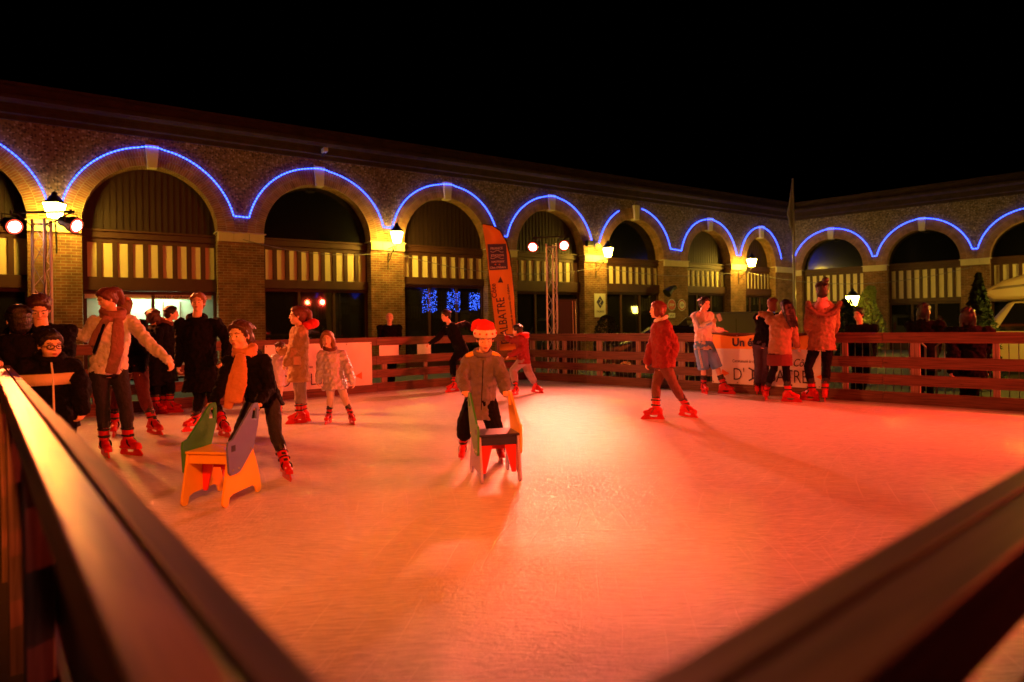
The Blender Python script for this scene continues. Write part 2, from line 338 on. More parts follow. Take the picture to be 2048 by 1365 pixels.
# ------------------------------------------------------------------ arcades
def ellz(x, c, rx, rz, z0):
    t = 1 - ((x - c) / rx) ** 2
    return z0 + rz * math.sqrt(t) if t > 0 else None
def arcade(name, o, d, n, bays, x0, x1, spring, label, fills, ztop=7.75, zc=6.8):
    """bays: (xa, xb, top of the opening, lower edge of the timber panel, upper edge, shop head)"""
    o = Vector((o[0], o[1], 0)); d = Vector((d[0], d[1], 0)); n = Vector((n[0], n[1], 0)); U = Vector((0, 0, 1))
    def T(x, y, z): return o + d * x + n * y + U * z          # y: out of the wall, toward the court
    root = thing(name, T((x0 + x1) / 2, 0, -.12), label, 'building')
    # flint wall over the arches
    def zb(x):
        z = 4.62
        for b in bays:
            c = (b[0] + b[1]) / 2; v = ellz(x, c, (b[1] - b[0]) / 2 + .48, b[2] - spring + .5, spring)
            if v: z = max(z, v)
        return z
    g = Geo(); N = int((x1 - x0) / .06); st = (x1 - x0) / N
    for k in range(N):
        a = x0 + k * st; b = a + st; za, zbb = zb(a), zb(b)
        g.add([T(a, 0, za), T(b, 0, zbb), T(b, 0, zc + .1), T(a, 0, zc + .1)], [(0, 1, 2, 3)], [[(a, za), (b, zbb), (b, zc + .1), (a, zc + .1)]])
    mk('flint_wall', g, FLINT, root)
    # dark box added behind the bays to block light, stands for unlit rooms
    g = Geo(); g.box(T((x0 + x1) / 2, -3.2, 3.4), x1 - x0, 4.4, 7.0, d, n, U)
    mk('light_block_box', g, mat('light block black', (.01, .01, .01), .9), root)
    # cornice
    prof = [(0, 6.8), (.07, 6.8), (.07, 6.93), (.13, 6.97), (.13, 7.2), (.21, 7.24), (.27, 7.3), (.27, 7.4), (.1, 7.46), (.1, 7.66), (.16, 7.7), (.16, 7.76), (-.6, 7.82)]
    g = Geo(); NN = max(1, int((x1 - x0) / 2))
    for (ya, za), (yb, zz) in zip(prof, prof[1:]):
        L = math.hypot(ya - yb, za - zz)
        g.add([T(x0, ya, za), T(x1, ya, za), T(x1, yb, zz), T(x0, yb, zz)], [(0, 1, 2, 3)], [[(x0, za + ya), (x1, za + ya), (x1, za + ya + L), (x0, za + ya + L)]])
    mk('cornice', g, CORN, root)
    # piers
    ed = [x0] + [v for b in bays for v in (b[0], b[1])] + [x1]
    for k in range(0, len(ed), 2):
        a, b = ed[k], ed[k + 1]
        if b - a < .1: continue
        g = Geo(); quads = [((a, 0), (b, 0)), ((b, 0), (b, -.6)), ((a, -.6), (a, 0))]
        for (xa, ya), (xb, yb) in quads:
            g.add([T(xa, ya, -.12), T(xb, yb, -.12), T(xb, yb, 4.62), T(xa, ya, 4.62)], [(0, 1, 2, 3)], [[(xa + ya, 0), (xb + yb, 0), (xb + yb, 4.74), (xa + ya, 4.74)]])
        mk('brick_pier', g, BRICK, root)
        g = Geo(); w = b - a; nb = max(2, round(w / .42))
        for q in range(nb): g.box(T(a + w * (q + .5) / nb, -.27, spring - .13), w / nb - .006 + (.0), .68, .26, d, n, U)
        g.box(T((a + b) / 2, -.28, spring + .015), w + .1, .76, .03, d, n, U)
        mk('stone_impost', g, STONE, root, bevel=.008)
    for i, b in enumerate(bays):
        c = (b[0] + b[1]) / 2; rx = (b[1] - b[0]) / 2; rz = b[2] - spring; tp = b[2]
        g = Geo(); M = 40
        for k in range(M):
            A = []; a0, a1 = math.pi * k / M, math.pi * (k + 1) / M
            R = (rx + rz) / 2
            def pt(a, t, y): return T(c - math.cos(a) * (rx + t * .48), y, spring + .03 + math.sin(a) * (rz + t * .48))
            def u(a): return a * (R + .24)
            g.add([pt(a0, 0, .02), pt(a1, 0, .02), pt(a1, 1, .02), pt(a0, 1, .02)], [(0, 1, 2, 3)], [[(u(a0), 0), (u(a1), 0), (u(a1), .5), (u(a0), .5)]])
            g.add([pt(a0, 1, .02), pt(a1, 1, .02), pt(a1, 1, 0), pt(a0, 1, 0)], [(0, 1, 2, 3)], [[(u(a0), .5), (u(a1), .5), (u(a1), .52), (u(a0), .52)]])
            g.add([pt(a0, 0, -.6), pt(a1, 0, -.6), pt(a1, 0, .02), pt(a0, 0, .02)], [(0, 1, 2, 3)], [[(u(a0), -.6), (u(a1), -.6), (u(a1), 0), (u(a0), 0)]])
        mk('brick_arch', g, RINGB, root)
        g = Geo(); kz0, kz1 = tp - .03, tp + .62
        g.prism([(-.12, kz0), (.12, kz0), (.17, kz1), (-.17, kz1)], lambda a, z, t, c=c: T(c + a, t - .02, z), .3)
        mk('keystone', g, STONE, root, bevel=.01)
        # infill, set back .38
        y = -.38; fill, shop = fills[i % len(fills)]
        zp0, zp1 = b[3], b[4]; zl = 4.12
        g = Geo()
        poly = [(b[0], zl), (b[1], zl)] + [(c + math.cos(a) * rx, spring + .03 + math.sin(a) * rz) for a in [math.pi * k / 24 for k in range(25)]]
        g.prism(poly, lambda a, z, t: T(a, y - .12 + t, z), .04)
        mk('lunette', g, LUN if fill == 'wood' else VOID, root)
        if fill == 'wood':
            g = Geo(); ns = int(2 * rx / .16)
            for k in range(1, ns):
                x = b[0] + 2 * rx * k / ns; z1 = ellz(x, c, rx, rz, spring)
                if z1 and z1 > zl + .1: g.box(T(x, y - .09, (z1 + zl) / 2), .02, .025, z1 - zl, d, n, U)
            mk('batten', g, LUN, root)
        g = Geo()      # moulded transom
        for (yy, za, zz) in ((.0, zp1, zp1 + .12), (.07, zp1 + .12, zp1 + .2), (.03, zp1 + .2, zp1 + .3), (.1, zp1 + .3, zp1 + .36)):
            g.box(T(c, y + yy - .1, (za + zz) / 2), 2 * rx - .004, .22, zz - za, d, n, U)
        mk('transom', g, TIMB, root, bevel=.008)
        g = Geo(); g.box(T(c, y - .05, (zp0 + zp1) / 2), 2 * rx - .01, .04, zp1 - zp0 - .004, d, n, U)
        pl = mk('plaster_panel', g, PLAST, root)
        g = Geo(); ns = 9
        for k in range(ns):
            x = b[0] + 2 * rx * (k + .0) / (ns - 0) + (0 if k else .03)
            g.box(T(x + .02, y - .02, (zp0 + zp1) / 2), .13, .07, zp1 - zp0, d, n, U)
        g.box(T(b[1] - .02, y - .02, (zp0 + zp1) / 2), .05, .07, zp1 - zp0, d, n, U)
        mk('timber_stud', g, TIMB, pl, bevel=.006)
        zh = b[5]; g = Geo()
        g.box(T(c, y + .02, (zh + zp0) / 2), 2 * rx - .004, .2, zp0 - zh - .003, d, n, U)
        mk('lintel', g, TIMB, root, bevel=.01)
        # shop front
        g = Geo(); mull = [b[0] + 2 * rx * t for t in ((.0, .33, .66, 1) if shop != 'bank' else (0, .5, 1))]
        for x in mull: g.box(T(min(max(x, b[0] + .05), b[1] - .05), y - .02, (zh - .12) / 2), .09, .1, zh + .11, d, n, U)
        if shop != 'bank': g.box(T(c, y - .02, .12), 2 * rx, .11, .45, d, n, U)
        g.box(T(c, y - .02, zh - .05), 2 * rx, .12, .09, d, n, U)
        fr = mk('shop_frame', g, TIMB, root, bevel=.006)
        if shop != 'bank':
            g = Geo(); g.box(T(c, y - .03, (zh + .3) / 2), 2 * rx - .02, .012, zh - .32, d, n, U)
            mk('window_pane', g, GLASS, fr)
    return root, T
aL = math.radians(56.9); dL = (math.sin(aL), math.cos(aL)); nL = (math.cos(aL), -math.sin(aL))
p0 = P(300, 300, 18.25)
baysL = [(-6.35, -2.82, 5.97, 2.85, 3.82, 2.5), (-1.64, 1.73, 5.97, 2.85, 3.82, 2.47), (3.05, 6.5, 5.95, 2.9, 3.86, 2.62), (7.72, 11.11, 5.97, 3.13, 3.92, 2.86), (12.43, 15.81, 5.98, 3.13, 3.95, 2.7),
         (17.05, 20.49, 5.97, 3.13, 3.9, 2.75), (22.09, 25.19, 5.83, 3.13, 3.9, 2.8), (26.36, 28.83, 5.72, 3.1, 3.9, 2.75)]
left, TL = arcade('arcade_building', (p0.x, p0.y), dL, nL, baysL, -12, 30.42, 4.24, 'long brick and flint arcade building with eight blue lit arches and timber panels', [('wood', 'x'), ('wood', 'bank'), ('void', 'x'), ('wood', 'x'), ('wood', 'x'), ('void', 'x'), ('wood', 'x'), ('wood', 'x')])
cor = TL(30.42, 0, 0)
bR = math.radians(132.7); dR = (math.sin(bR), math.cos(bR)); nR = (-math.cos(math.radians(47.3)) * 1.0, -math.sin(math.radians(47.3)))
nR = (-abs(dR[1]), -abs(dR[0]))
baysR = [(.44, 3.41, 5.64, 2.4, 3.78, 2.2), (4.48, 7.49, 5.64, 2.4, 3.78, 2.2), (8.59, 11.7, 5.64, 2.4, 3.78, 2.2), (12.8, 15.9, 5.64, 2.4, 3.78, 2.2)]
right, TR = arcade('arcade_building', (cor.x, cor.y), dR, nR, baysR, 0, 18, 4.08, 'shorter arcade wing at the right with dim brick arches behind the motorhome', [('void', 'x')])
oO = TL(34, 44, 0); opp, TO = arcade('arcade_building', (oO.x, oO.y), (-dL[0], -dL[1]), (-nL[0], -nL[1]), baysR, 0, 18, 4.08, 'arcade wing on the other side of the court, out of the picture', [('void', 'x')])
# ------------------------------------------------------------------ blue rope lights
ROPE = emis('blue rope', (.005, .02, 1.0), 15.0); BEAD = emis('blue bead', (.028, .07, 1.0), 9.0)
def rope(T, bays, spring, i0, i1, label, cut0=0, cut1=1, tail=None, valley=4.66):
    pts = []
    for i in range(i0, i1 + 1):
        b = bays[i]; c = (b[0] + b[1]) / 2; rx = (b[1] - b[0]) / 2 + .5; rz = b[2] - spring + .53
        t0 = cut0 if i == i0 else 0; t1 = cut1 if i == i1 else 1
        seg = []
        for k in range(41):
            t = k / 40
            if t < t0 or t > t1: continue
            a = math.pi * t; x = c - math.cos(a) * rx; z = spring + math.sin(a) * rz
            if z >= valley: seg.append((x + .012 * math.sin(7 * t + i), z + .015 * math.sin(11 * t + 2 * i)))
        pts += seg
    P3 = [T(x, .045 + .135 * max(0, 1 - (min(abs(x - (b[0] + b[1]) / 2) for b in bays) / .24) ** 4), z) for x, z in pts]
    # one continuous tube, swollen at every bulb
    out = [P3[0]]; rad = [.014]
    for a, b in zip(P3, P3[1:]):
        n = max(1, round((b - a).length / .026))
        for k in range(1, n + 1): out.append(a.lerp(b, k / n)); rad.append((.012, .012, .020, .020)[len(out) % 4])
    g = Geo().tube(out, rad, 6)
    for k in range(len(g.f) - 2): g.m[k] = 1 if rad[k // 6] > .018 or rad[k // 6 + 1] > .018 else 0
    o = mk('rope_light', g, [ROPE, BEAD], loc=P3[0]); tag(o, label, 'rope light', 'blue rope lights along the arches')
    return o
rope(TL, baysL, 4.24, 0, 4, 'longest blue rope light, over the first five arches from the left', .05, 1)
rope(TL, baysL, 4.24, 5, 5, 'short blue rope light piece rising on the arch right of the spotlight tower', 0, .36)
rope(TL, baysL, 4.24, 5, 7, 'blue rope light from the keystone of the sixth arch to the corner', .53, 1)
rope(TR, baysR, 4.08, 0, 3, 'blue rope light along the arches of the right wing', 0, 1, valley=4.45)
rope(TO, baysR, 4.08, 0, 3, 'blue rope light on the wing across the court, out of the picture', 0, 1, valley=4.45)
# ------------------------------------------------------------------ wall lanterns
LGL = emis('lantern glass', (1.0, .62, .055), 195.0)
def lantern_parts(root, c, s=1.0):
    """c = centre of the glass"""
    g = Geo(); g.add([c + Vector((sx * w, sy * w, z)) for z, w in ((-.15 * s, .085 * s), (.15 * s, .15 * s)) for sx, sy in ((-1, -1), (1, -1), (1, 1), (-1, 1))],
                     [(0, 1, 2, 3), (4, 7, 6, 5), (0, 4, 5, 1), (1, 5, 6, 2), (2, 6, 7, 3), (3, 7, 4, 0)])
    mk('lantern_glass', g, LGL, root)
    g = Geo()
    for sx, sy in ((-1, -1), (1, -1), (1, 1), (-1, 1)): g.bar(c + Vector((sx * .088 * s, sy * .088 * s, -.16 * s)), c + Vector((sx * .155 * s, sy * .155 * s, .16 * s)), .014, .014)
    for z, w in ((-.16, .095), (.16, .165)):
        for k in range(4):
            sg = [(-1, -1), (1, -1), (1, 1), (-1, 1)]; a, b = sg[k], sg[(k + 1) % 4]
            g.bar(c + Vector((a[0] * w * s, a[1] * w * s, z * s)), c + Vector((b[0] * w * s, b[1] * w * s, z * s)), .02, .02)
    fr = mk('lantern_frame', g, IRON, root)
    g = Geo(); g.tube([c + Vector((0, 0, z * s)) for z in (.17, .2, .27, .31, .33, .38, .42)], [.19 * s, .17 * s, .12 * s, .09 * s, .05 * s, .055 * s, .01], 12)
    mk('lantern_cap', g, IRON, root, smooth=True)
def point(name, loc, col, e, r=.08, parent=None):
    l = bpy.data.lights.new(name, 'POINT'); l.energy = e; l.color = col; l.shadow_soft_size = r
    o = link(bpy.data.objects.new(name, l)); o.location = Vector(loc) - (ROOT[parent] if parent else Vector((0, 0, 0)))
    if parent: o.parent = parent
    return o
LAMPC = (1.0, .58, .12)
def wall_lamp(T, x, z, label, e=60):
    base = T(x, 0, z - .7); c = T(x, .8, z)
    r = thing('wall_lantern', base, label, 'lantern', 'iron wall lanterns on the piers')
    lantern_parts(r, c, 1.2)
    g = Geo(); zz = z - .3
    g.bar(T(x, .02, z - 1.0), T(x, .02, z - .25), .035, .02)
    g.tube([T(x, .02, zz), T(x, .4, zz + .03), T(x, .8, zz + .02), T(x, .8, z - .15)], .013, 6)
    def spiral(cx, cz, R, turns, s0=0, sg=1): return [T(x, cx + sg * R * (1 - t) * math.cos(s0 + t * turns * 6.28), cz + R * (1 - t) * math.sin(s0 + t * turns * 6.28)) for t in [k / 26 for k in range(25)]]
    g.tube(spiral(.17, zz - .2, .15, 1.6), .011, 5); g.tube(spiral(.5, zz - .07, .1, 1.5, 1), .01, 5); g.tube(spiral(.68, zz - .06, .07, 1.3, 2, -1), .009, 5)
    g.tube([T(x, .02, zz - .45), T(x, .2, zz - .36), T(x, .4, zz - .15), T(x, .62, zz)], .011, 6)
    mk('scroll_bracket', g, IRON, r)
wall_lamp(TL, -2.2, 4.42, 'glowing iron wall lantern behind the left spotlight tower', 330)
wall_lamp(TL, 7.11, 4.33, 'glowing iron wall lantern on the pier between the third and fourth arches', 420)
wall_lamp(TL, 16.43, 4.30, 'glowing iron wall lantern right of the far spotlight tower', 380)
wall_lamp(TR, 12.25, 4.1, 'glowing iron wall lantern on the right wing behind the motorhome')
wall_lamp(TL, 25.78, 4.27, 'glowing iron wall lantern nearest the inner corner of the court', 400)
# ------------------------------------------------------------------ fences round the rink
def fence(A, B, h, label, posts, name='rink_fence', over=0):
    A = Vector((A.x, A.y, 0)); B = Vector((B.x, B.y, 0)); d = (B - A).normalized(); L = (B - A).length
    n = Vector((-d.y, d.x, 0))
    if n.dot(cen - A) < 0: n = -n
    r = thing(name, (A + B) / 2, label, 'fence', 'wooden fences round the rink')
    gp = .006 if name == 'rink_fence' and 'lower right' not in label else .001; a = A - d * over; Lx = L + 2 * over
    for z0, z1 in ((.0, .185), (.29, .455), (.56, .735), (.955, 1.12)):
        if z1 > 1: z0, z1 = h - .165, h
        nseg = max(1, round(Lx / 2.04)); g = Geo()
        for k in range(nseg):
            p, q = a + d * (Lx * k / nseg + .002), a + d * (Lx * (k + 1) / nseg - .002)
            o = random.uniform(-.003, .003)
            g.bar(p - n * .019 + Vector((0, 0, (z0 + z1) / 2 + o)), q - n * .019 + Vector((0, 0, (z0 + z1) / 2 + o)), .036, z1 - z0)
        mk('rail_board', g, RAILSHADE if 'lower right' in label and z1 > 1 else WOOD, r, bevel=.003)
    g = Geo(); g.bar(a - n * (.067 + gp) + Vector((0, 0, h - .04)), a + d * Lx - n * (.067 + gp) + Vector((0, 0, h - .04)), .06, .08)
    mk('top_plank', g, RAILSHADE if 'lower right' in label else RAILW, r, bevel=.004)
    for t, w in posts:
        p = A + d * t; g = Geo(); g.box(p - n * .073 + Vector((0, 0, (h - .2) / 2)), w, .06, h + .035, d, n)
        mk('fence_post', g, POSTW, r, bevel=.004)
    return r, A, d, n
LFL = (CF - CL).length; LFR = (CR - CF).length
def posts(L): return [(.2 + 1.02 * k, .13 if k % 2 == 0 else .08) for k in range(int((L - .3) / 1.02) + 1)]
_, A1, d1, n1 = fence(CL, CF, HF, 'wooden fence along the left far side of the ice, with a white banner and notices', posts(LFL), over=.05)
_, A2, d2, n2 = fence(CF, CR, HF, 'wooden fence along the right far side of the ice, hung with the orange topped banner', posts(LFR), over=.05)
NLe = G(20, 731, HN); NLe.z = 0
fence(CN, NLe, HN, 'nearest wooden rail at the lower left with a glossy worn top', [(.5 + k * 1.2, .09) for k in range(int((NLe - CN).length / 1.2))])
fence(CN, CR, HN, 'blurred wooden rail crossing the lower right corner', [(1.2 + k * 1.4, .09) for k in range(5)])
def onFL(px, out=0.0):      # point of the left far fence seen at px (distance along it)
    r = ray(px, 700); n = Vector((d1.y, -d1.x, 0)); t = n.dot(A1) / n.dot(Vector((r.x, r.y, 0))); return (Vector((r.x * t, r.y * t, 0)) - A1).dot(d1)
def onFR(px):
    r = ray(px, 700); n = Vector((d2.y, -d2.x, 0)); t = n.dot(A2) / n.dot(Vector((r.x, r.y, 0))); return (Vector((r.x * t, r.y * t, 0)) - A2).dot(d2)
# ------------------------------------------------------------------ writing
def text_geo(txt, T, size, font_shear=0, m=0, thick=.003, align='LEFT', xs=1.0, bold=0):
    cu = bpy.data.curves.new('t', 'FONT'); cu.body = txt; cu.size = size; cu.shear = font_shear; cu.align_x = align; cu.extrude = thick / 2; cu.resolution_u = 3; cu.offset = bold
    o = link(bpy.data.objects.new('t', cu)); dg = bpy.context.evaluated_depsgraph_get()
    me = bpy.data.meshes.new_from_object(o.evaluated_get(dg))
    g = Geo(); g.add([T(v.co.x * xs, v.co.y, v.co.z) for v in me.vertices], [tuple(p.vertices) for p in me.polygons], None, m)
    bpy.data.objects.remove(o); bpy.data.curves.remove(cu); bpy.data.meshes.remove(me); return g
VINYL = mat('white vinyl', (.78, .76, .76), .25, .04, 4, .12, 5, spec=.6)
ORANGE = mat('orange vinyl', (.92, .38, .05), .4, .05, 4, .1, 6)
INK = mat('dark blue ink', (.03, .025, .07), .5, 0, 1)
INKO = mat('orange ink', (.85, .2, .04), .5, 0, 1)
def sheet(T, w, h, nx, nz, amp=.008, wav=7, sag=0):
    g = Geo(); vs = []
    def y(x, z): return amp * (math.sin(wav * x + 2 * z) + .6 * math.sin(wav * 2.3 * x - 5 * z)) + .02
    for j in range(nz + 1):
        for i in range(nx + 1):
            x = w * i / nx; z = h * j / nz
            zz = z - (sag * (math.sin(math.pi * x / w * 2.0) ** 2) * (z / h) if sag else 0)
            vs.append(T(x, y(x, z), zz))
    q = len(vs); vs += [v + (T(0, -.004, 0) - T(0, 0, 0)) for v in vs]
    fs = []
    for j in range(nz):
        for i in range(nx):
            a = j * (nx + 1) + i; f = (a, a + 1, a + nx + 2, a + nx + 1); fs.append(f); fs.append(tuple(k + q for k in reversed(f)))
    return g.add(vs, fs)
def banner_print(T, x0, zb, W, r, left=True, k=.78):
    """the agglomeration's lettering: T(x, y, z) on the sheet"""
    def put(txt, x, z, size, sh=0, xs=1.0, bold=0):
        mk('lettering', text_geo(txt, lambda a, b, c: T(x0 + x * k + a, .034 + c, zb + z * k + b), size * k, sh, xs=xs, bold=bold), INK, r)
    put('Communauté de communes', 0, .52, .105, .1, .66); put('Côte', 1.42, .47, .25, .35, .75)
    put("D'", 0, .1, .42, 0, .78, -.003); put('LBATRE', .72, .1, .42, 0, .72, -.003)
    g = Geo(); T2 = lambda a, b: T(x0 + a * k, .036, zb + b * k)      # the A lying on its side
    for p, q in (((.40, .40), (.68, .25)), ((.68, .25), (.40, .10)), ((.49, .35), (.49, .15))): g.bar(T2(*p), T2(*q), .026, .004, up=tuple(T(0, 1, 0) - T(0, 0, 0)))
    mk('lettering', g, INK, r)
    for ax, sg in ((-.10, 1), (1.94, -1)):
        g = Geo(); tri = [(ax - .17 * sg, .35), (ax - .17 * sg, .16), (ax + .02 * sg, .255)]
        g.prism(tri, lambda a, b, c: T(x0 + a * k, .036 + c, zb + b * k), .003); mk('arrow_mark', g, INKO, r)
def banner(xa, xb, A, d, n, z0, z1, label, orange=0, txt0=.1, sag=0, sc=1.0):
    W = xb - xa; off = .012
    T = lambda x, y, z: A + d * (xa + x) + n * (off + y) + Vector((0, 0, z))
    r = thing('banner', T(W / 2, 0, z0), label, 'banner', 'banners tied to the fence')
    mk('banner_sheet', sheet(lambda x, y, z: T(x, y, z0 + z), W, z1 - z0 - orange, 48, 12, .006), VINYL, r, smooth=True)
    if orange:
        mk('orange_strip', sheet(lambda x, y, z: T(x, y, z1 - orange + z), W, orange - .0, 48, 6, .006, 7, sag), ORANGE, r, smooth=True)
        mk('lettering', text_geo('Un événement', lambda a, b, c: T(txt0 + a, .034 + c, z1 - orange + .055 + b), .2, 0, xs=1.0, bold=.008), INK, r)
    g = Geo()
    for k in range(5): 
        for zz in (z0 + .03, z1 - .03): g.ell(T(.03 + (W - .06) * k / 4, .03, zz), .012, n=8, rings=5)
    mk('eyelet_row', g, mat('eyelet', (.3, .3, .3), .3, metal=1), r)
    banner_print(T, txt0, z0, W, r)
    return r
xa, xb = onFL(528), onFL(742)
banner(xa, xb, A1, d1, n1, .16, 1.03, 'white banner with dark lettering behind the girl in the silver coat', 0, xb - xa - 1.88)
xa, xb = onFR(1425), onFR(1643)
banner(xa, xb, A2, d2, n2, .17, 1.10, 'white banner with an orange top strip and dark lettering on the right far fence', .27, .42, .045)
for a, b, lab in ((758, 797, 'wider blank white notice on the left far fence'), (834, 861, 'narrower blank white notice on the left far fence, beside the leaning skater')):
    xa, xb = onFL(a), onFL(b); g = Geo()
    g.box(A1 + d1 * ((xa + xb) / 2) + n1 * .008 + Vector((0, 0, .845)), xb - xa, .005, .215, d1, n1)
    tag(mk('notice', g, VINYL, loc=A1 + d1 * xa), lab, 'notice', 'white notices on the fence')
# ------------------------------------------------------------------ spotlight towers
LENS = emis('lamp lens', (1.0, .50, .36), 60.0); LENS2 = emis('red lamp lens', (1.0, .25, .08), 6.0); LHALO = emis('lamp halo ring', (1.0, .07, .035), 2.2)  # red halo round each lamp is made as a glowing ring
def tower(c, yaw, top, label, hx):
    r = thing('lighting_tower', c, label, 'lighting tower', 'truss towers at the rink corners')
    c = Vector(c); ca, sa = math.cos(yaw), math.sin(yaw); S = .25
    X = Vector((ca, sa, 0)); Y = Vector((-sa, ca, 0))
    pts = [X * -S / 2 - Y * S * .29, X * S / 2 - Y * S * .29, Y * S * .58]
    for p in pts:
        g = Geo().tube([c + p, c + p + Vector((0, 0, top))], .022, 10); mk('pole', g, ALU, r, smooth=False)
    g = Geo()
    for i in range(3):
        a, b = pts[i], pts[(i + 1) % 3]; n = int(top / .36); z = .05
        for k in range(n):
            z1 = z + top / n * .97; p, q = (a, b) if k % 2 else (b, a)
            g.tube([c + p + Vector((0, 0, z)), c + q + Vector((0, 0, z1))], .006, 5); z = z1
        for zz in (.1, top - .08): g.tube([c + a + Vector((0, 0, zz)), c + b + Vector((0, 0, zz))], .012, 6)
    mk('lattice_bracing', g, ALU, r)
    g = Geo(); g.box(c + Vector((0, 0, .012)), .6, .6, .02, X, Y); mk('base_plate', g, ALU, r)
    g = Geo(); g.tube([c + Vector((hx[0].x, hx[0].y, 0)) + Vector((0, 0, hx[0].z)), c + Vector((hx[1].x, hx[1].y, hx[1].z))], .02, 8)
    mk('crossbar', g, BLACKM, r)
    g = Geo(); pr = c + pts[1] + Vector((.03, -.02, top)); q = [pr]
    for k in range(14): q.append(pr + Vector((.02 * math.sin(k * 1.3), .02 * math.cos(k * 2.1), -top * (k + 1) / 14)))
    g.tube(q, .009, 5)
    g.tube([c + hx[0] * .9 + Vector((0, 0, hx[0].z * .1)), c + hx[0] * .4 + Vector((0, 0, hx[0].z * .6 - .18)), c + pts[0] + Vector((0, 0, top - .15))], .01, 5)
    g.tube([c + hx[1] * .9 + Vector((0, 0, hx[1].z * .1)), c + hx[1] * .4 + Vector((0, 0, hx[1].z * .6 - .14)), c + pts[1] + Vector((0, 0, top - .1))], .01, 5)
    mk('cable', g, BLACKM, r)
    return r
def spot(pos, aim, col, e, label, size=115, r=.118, lens=None):
    pos = Vector(pos); f = (Vector(aim) - pos).normalized()
    o = thing('spotlight', pos, label, 'spotlight', 'round stage spotlights on the towers')
    x = f.cross(Vector((0, 0, 1))).normalized(); up = x.cross(f)
    g = Geo().tube([pos - f * .26, pos - f * .25, pos - f * .08, pos - f * .07, pos + f * .03], [.05, .085, .095, r + .01, r + .014], 20)
    mk('housing', g, BLACKM, o, smooth=False)
    g = Geo().tube([pos + f * .03, pos + f * .036], [r, r], 24); le = mk('lens_halo', g, LHALO, o)
    g = Geo().tube([pos + f * .036, pos + f * .044, pos + f * .05], [r * .74, r * .7, r * .5], 24); mk('lens', g, lens or LENS, o)
    g = Geo()
    g.tube([pos + x * .125 - f * .08, pos + x * .125 + Vector((0, 0, .17)) - f * .08, pos - x * .125 + Vector((0, 0, .17)) - f * .08, pos - x * .125 - f * .08], .01, 6)
    g.tube([pos + Vector((0, 0, .16)) - f * .08, pos + Vector((0, 0, .24)) - f * .08], .018, 6)
    mk('yoke', g, BLACKM, o)
    l = bpy.data.lights.new('spot_beam', 'SPOT'); l.energy = e; l.color = col; l.spot_size = math.radians(size); l.spot_blend = .9; l.shadow_soft_size = .12
    lo = link(bpy.data.objects.new('spot_beam', l)); lo.parent = o; lo.location = f * .09
    lo.rotation_euler = (-f).to_track_quat('Z', 'Y').to_euler()
    return o
mid = Vector((cen.x, cen.y, 0))
def tw(px, D, yaw, top, heads, label, hl, cols, es, aims, size=90):
    c = P(px, 600, D); c.z = -.12
    hp = [P(*h) for h in heads]
    tower(c, yaw, top + .12, label, [h + Vector((0, 0, .22)) - c for h in hp])
    for h, l, co, e, a in zip(hp, hl, cols, es, aims): spot(h, a, co, e, l, size)
tw(87, 10.6, math.radians(-30 + 16), 3.18, [(27, 453, 10.3), (150, 451, 10.5)], 'near aluminium truss tower with two spotlights, left of the ice',
   ['leftmost glowing spotlight, left of the near truss tower', 'glowing spotlight right of the near truss tower, beside the lantern'], [(1, .16, .03), (1, .21, .05)], [1050, 1250], [mid + Vector((-1, -2, 0)), mid + Vector((1, 1, 0))])
tw(1105, 16.0, math.radians(-12), 3.35, [(1066, 494, 15.8), (1128, 491, 15.7)], 'far aluminium truss tower with two spotlights behind the corner of the ice',
   ['far spotlight on the left of the distant truss tower', 'far spotlight on the right of the distant truss tower'], [(1, .12, .06), (1, .20, .12)], [1500, 2100], [mid + Vector((-1.5, 0, 0)), mid + Vector((1.2, -1.5, 0))])
# the towers of the near corner (over the photographer) and of the right corner stand outside the picture
cN = Vector((-.95, -.55, -.12)); q = [Vector((-.3, .15, 3.35)), Vector((.25, .35, 3.35))]
tower(cN, .5, 3.5, 'truss tower beside the photographer at the near corner of the ice', [q[0] - cN, q[1] + Vector((.1, .05, 0)) - cN + Vector((0, 0, .25))])
spot(q[0], mid + Vector((-2.0, 1, 0)), (1, .165, .008), 1150, 'spotlight over the near corner, turned to the left half of the ice', 84)
spot(q[1], mid + Vector((2.0, 1, 0)), (1, .065, .008), 900, 'spotlight over the near corner, turned to the right half of the ice', 84)
RED = (1, .045, .02)
cR = CR + Vector((.8, -.1, -.12))
tower(cR, 1.5, 3.4, 'truss tower at the right corner of the ice', [Vector((.1, .5, 3.4)), Vector((-.1, -.5, 3.4))])
spot(cR + Vector((.1, .5, 3.2)), mid + Vector((.5, 2.5, 0)), RED, 1800, 'spotlight over the right corner, turned to the far fence', 96, .1, LENS2)
spot(cR + Vector((-.1, -.5, 3.2)), mid + Vector((-1.5, -1, 0)), (1, .065, .02), 3300, 'spotlight over the right corner, turned across the ice', 96, .1, LENS2)
# ------------------------------------------------------------------ people
SKIN = mat('skin', (.76, .46, .34), .5, .06, 10, .05, 200, spec=.35, sss=.08)
LIP = mat('lips', (.45, .12, .10), .4, 0); EYEW = mat('eye white', (.7, .68, .65), .2, 0); IRIS = mat('iris', (.03, .02, .015), .15, 0)
BOOT = mat('red skate shell', (.55, .010, .008), .35, .1, 6, spec=.35); STRAP = mat('black strap', (.012, .012, .012), .4, 0); STEEL = mat('steel', (.6, .6, .62), .25, metal=1)
def cloth(name, c, rough=.85, bump=.5, bs=90, **k): return mat(name, c, rough, k.pop('var', .28), 9, bump, bs, **k)
def hairm(name, c): return mat(name, c, .45, .35, 30, .6, 60, coords='Object', stretch=(3, 3, .5), spec=.5)
CB = cloth('black cloth', (.0045, .004, .006), spec=.12); CJ = cloth('dark denim', (.016, .015, .026), bs=140); CW = cloth('white knit', (.74, .68, .72), bs=50, bump=.5)
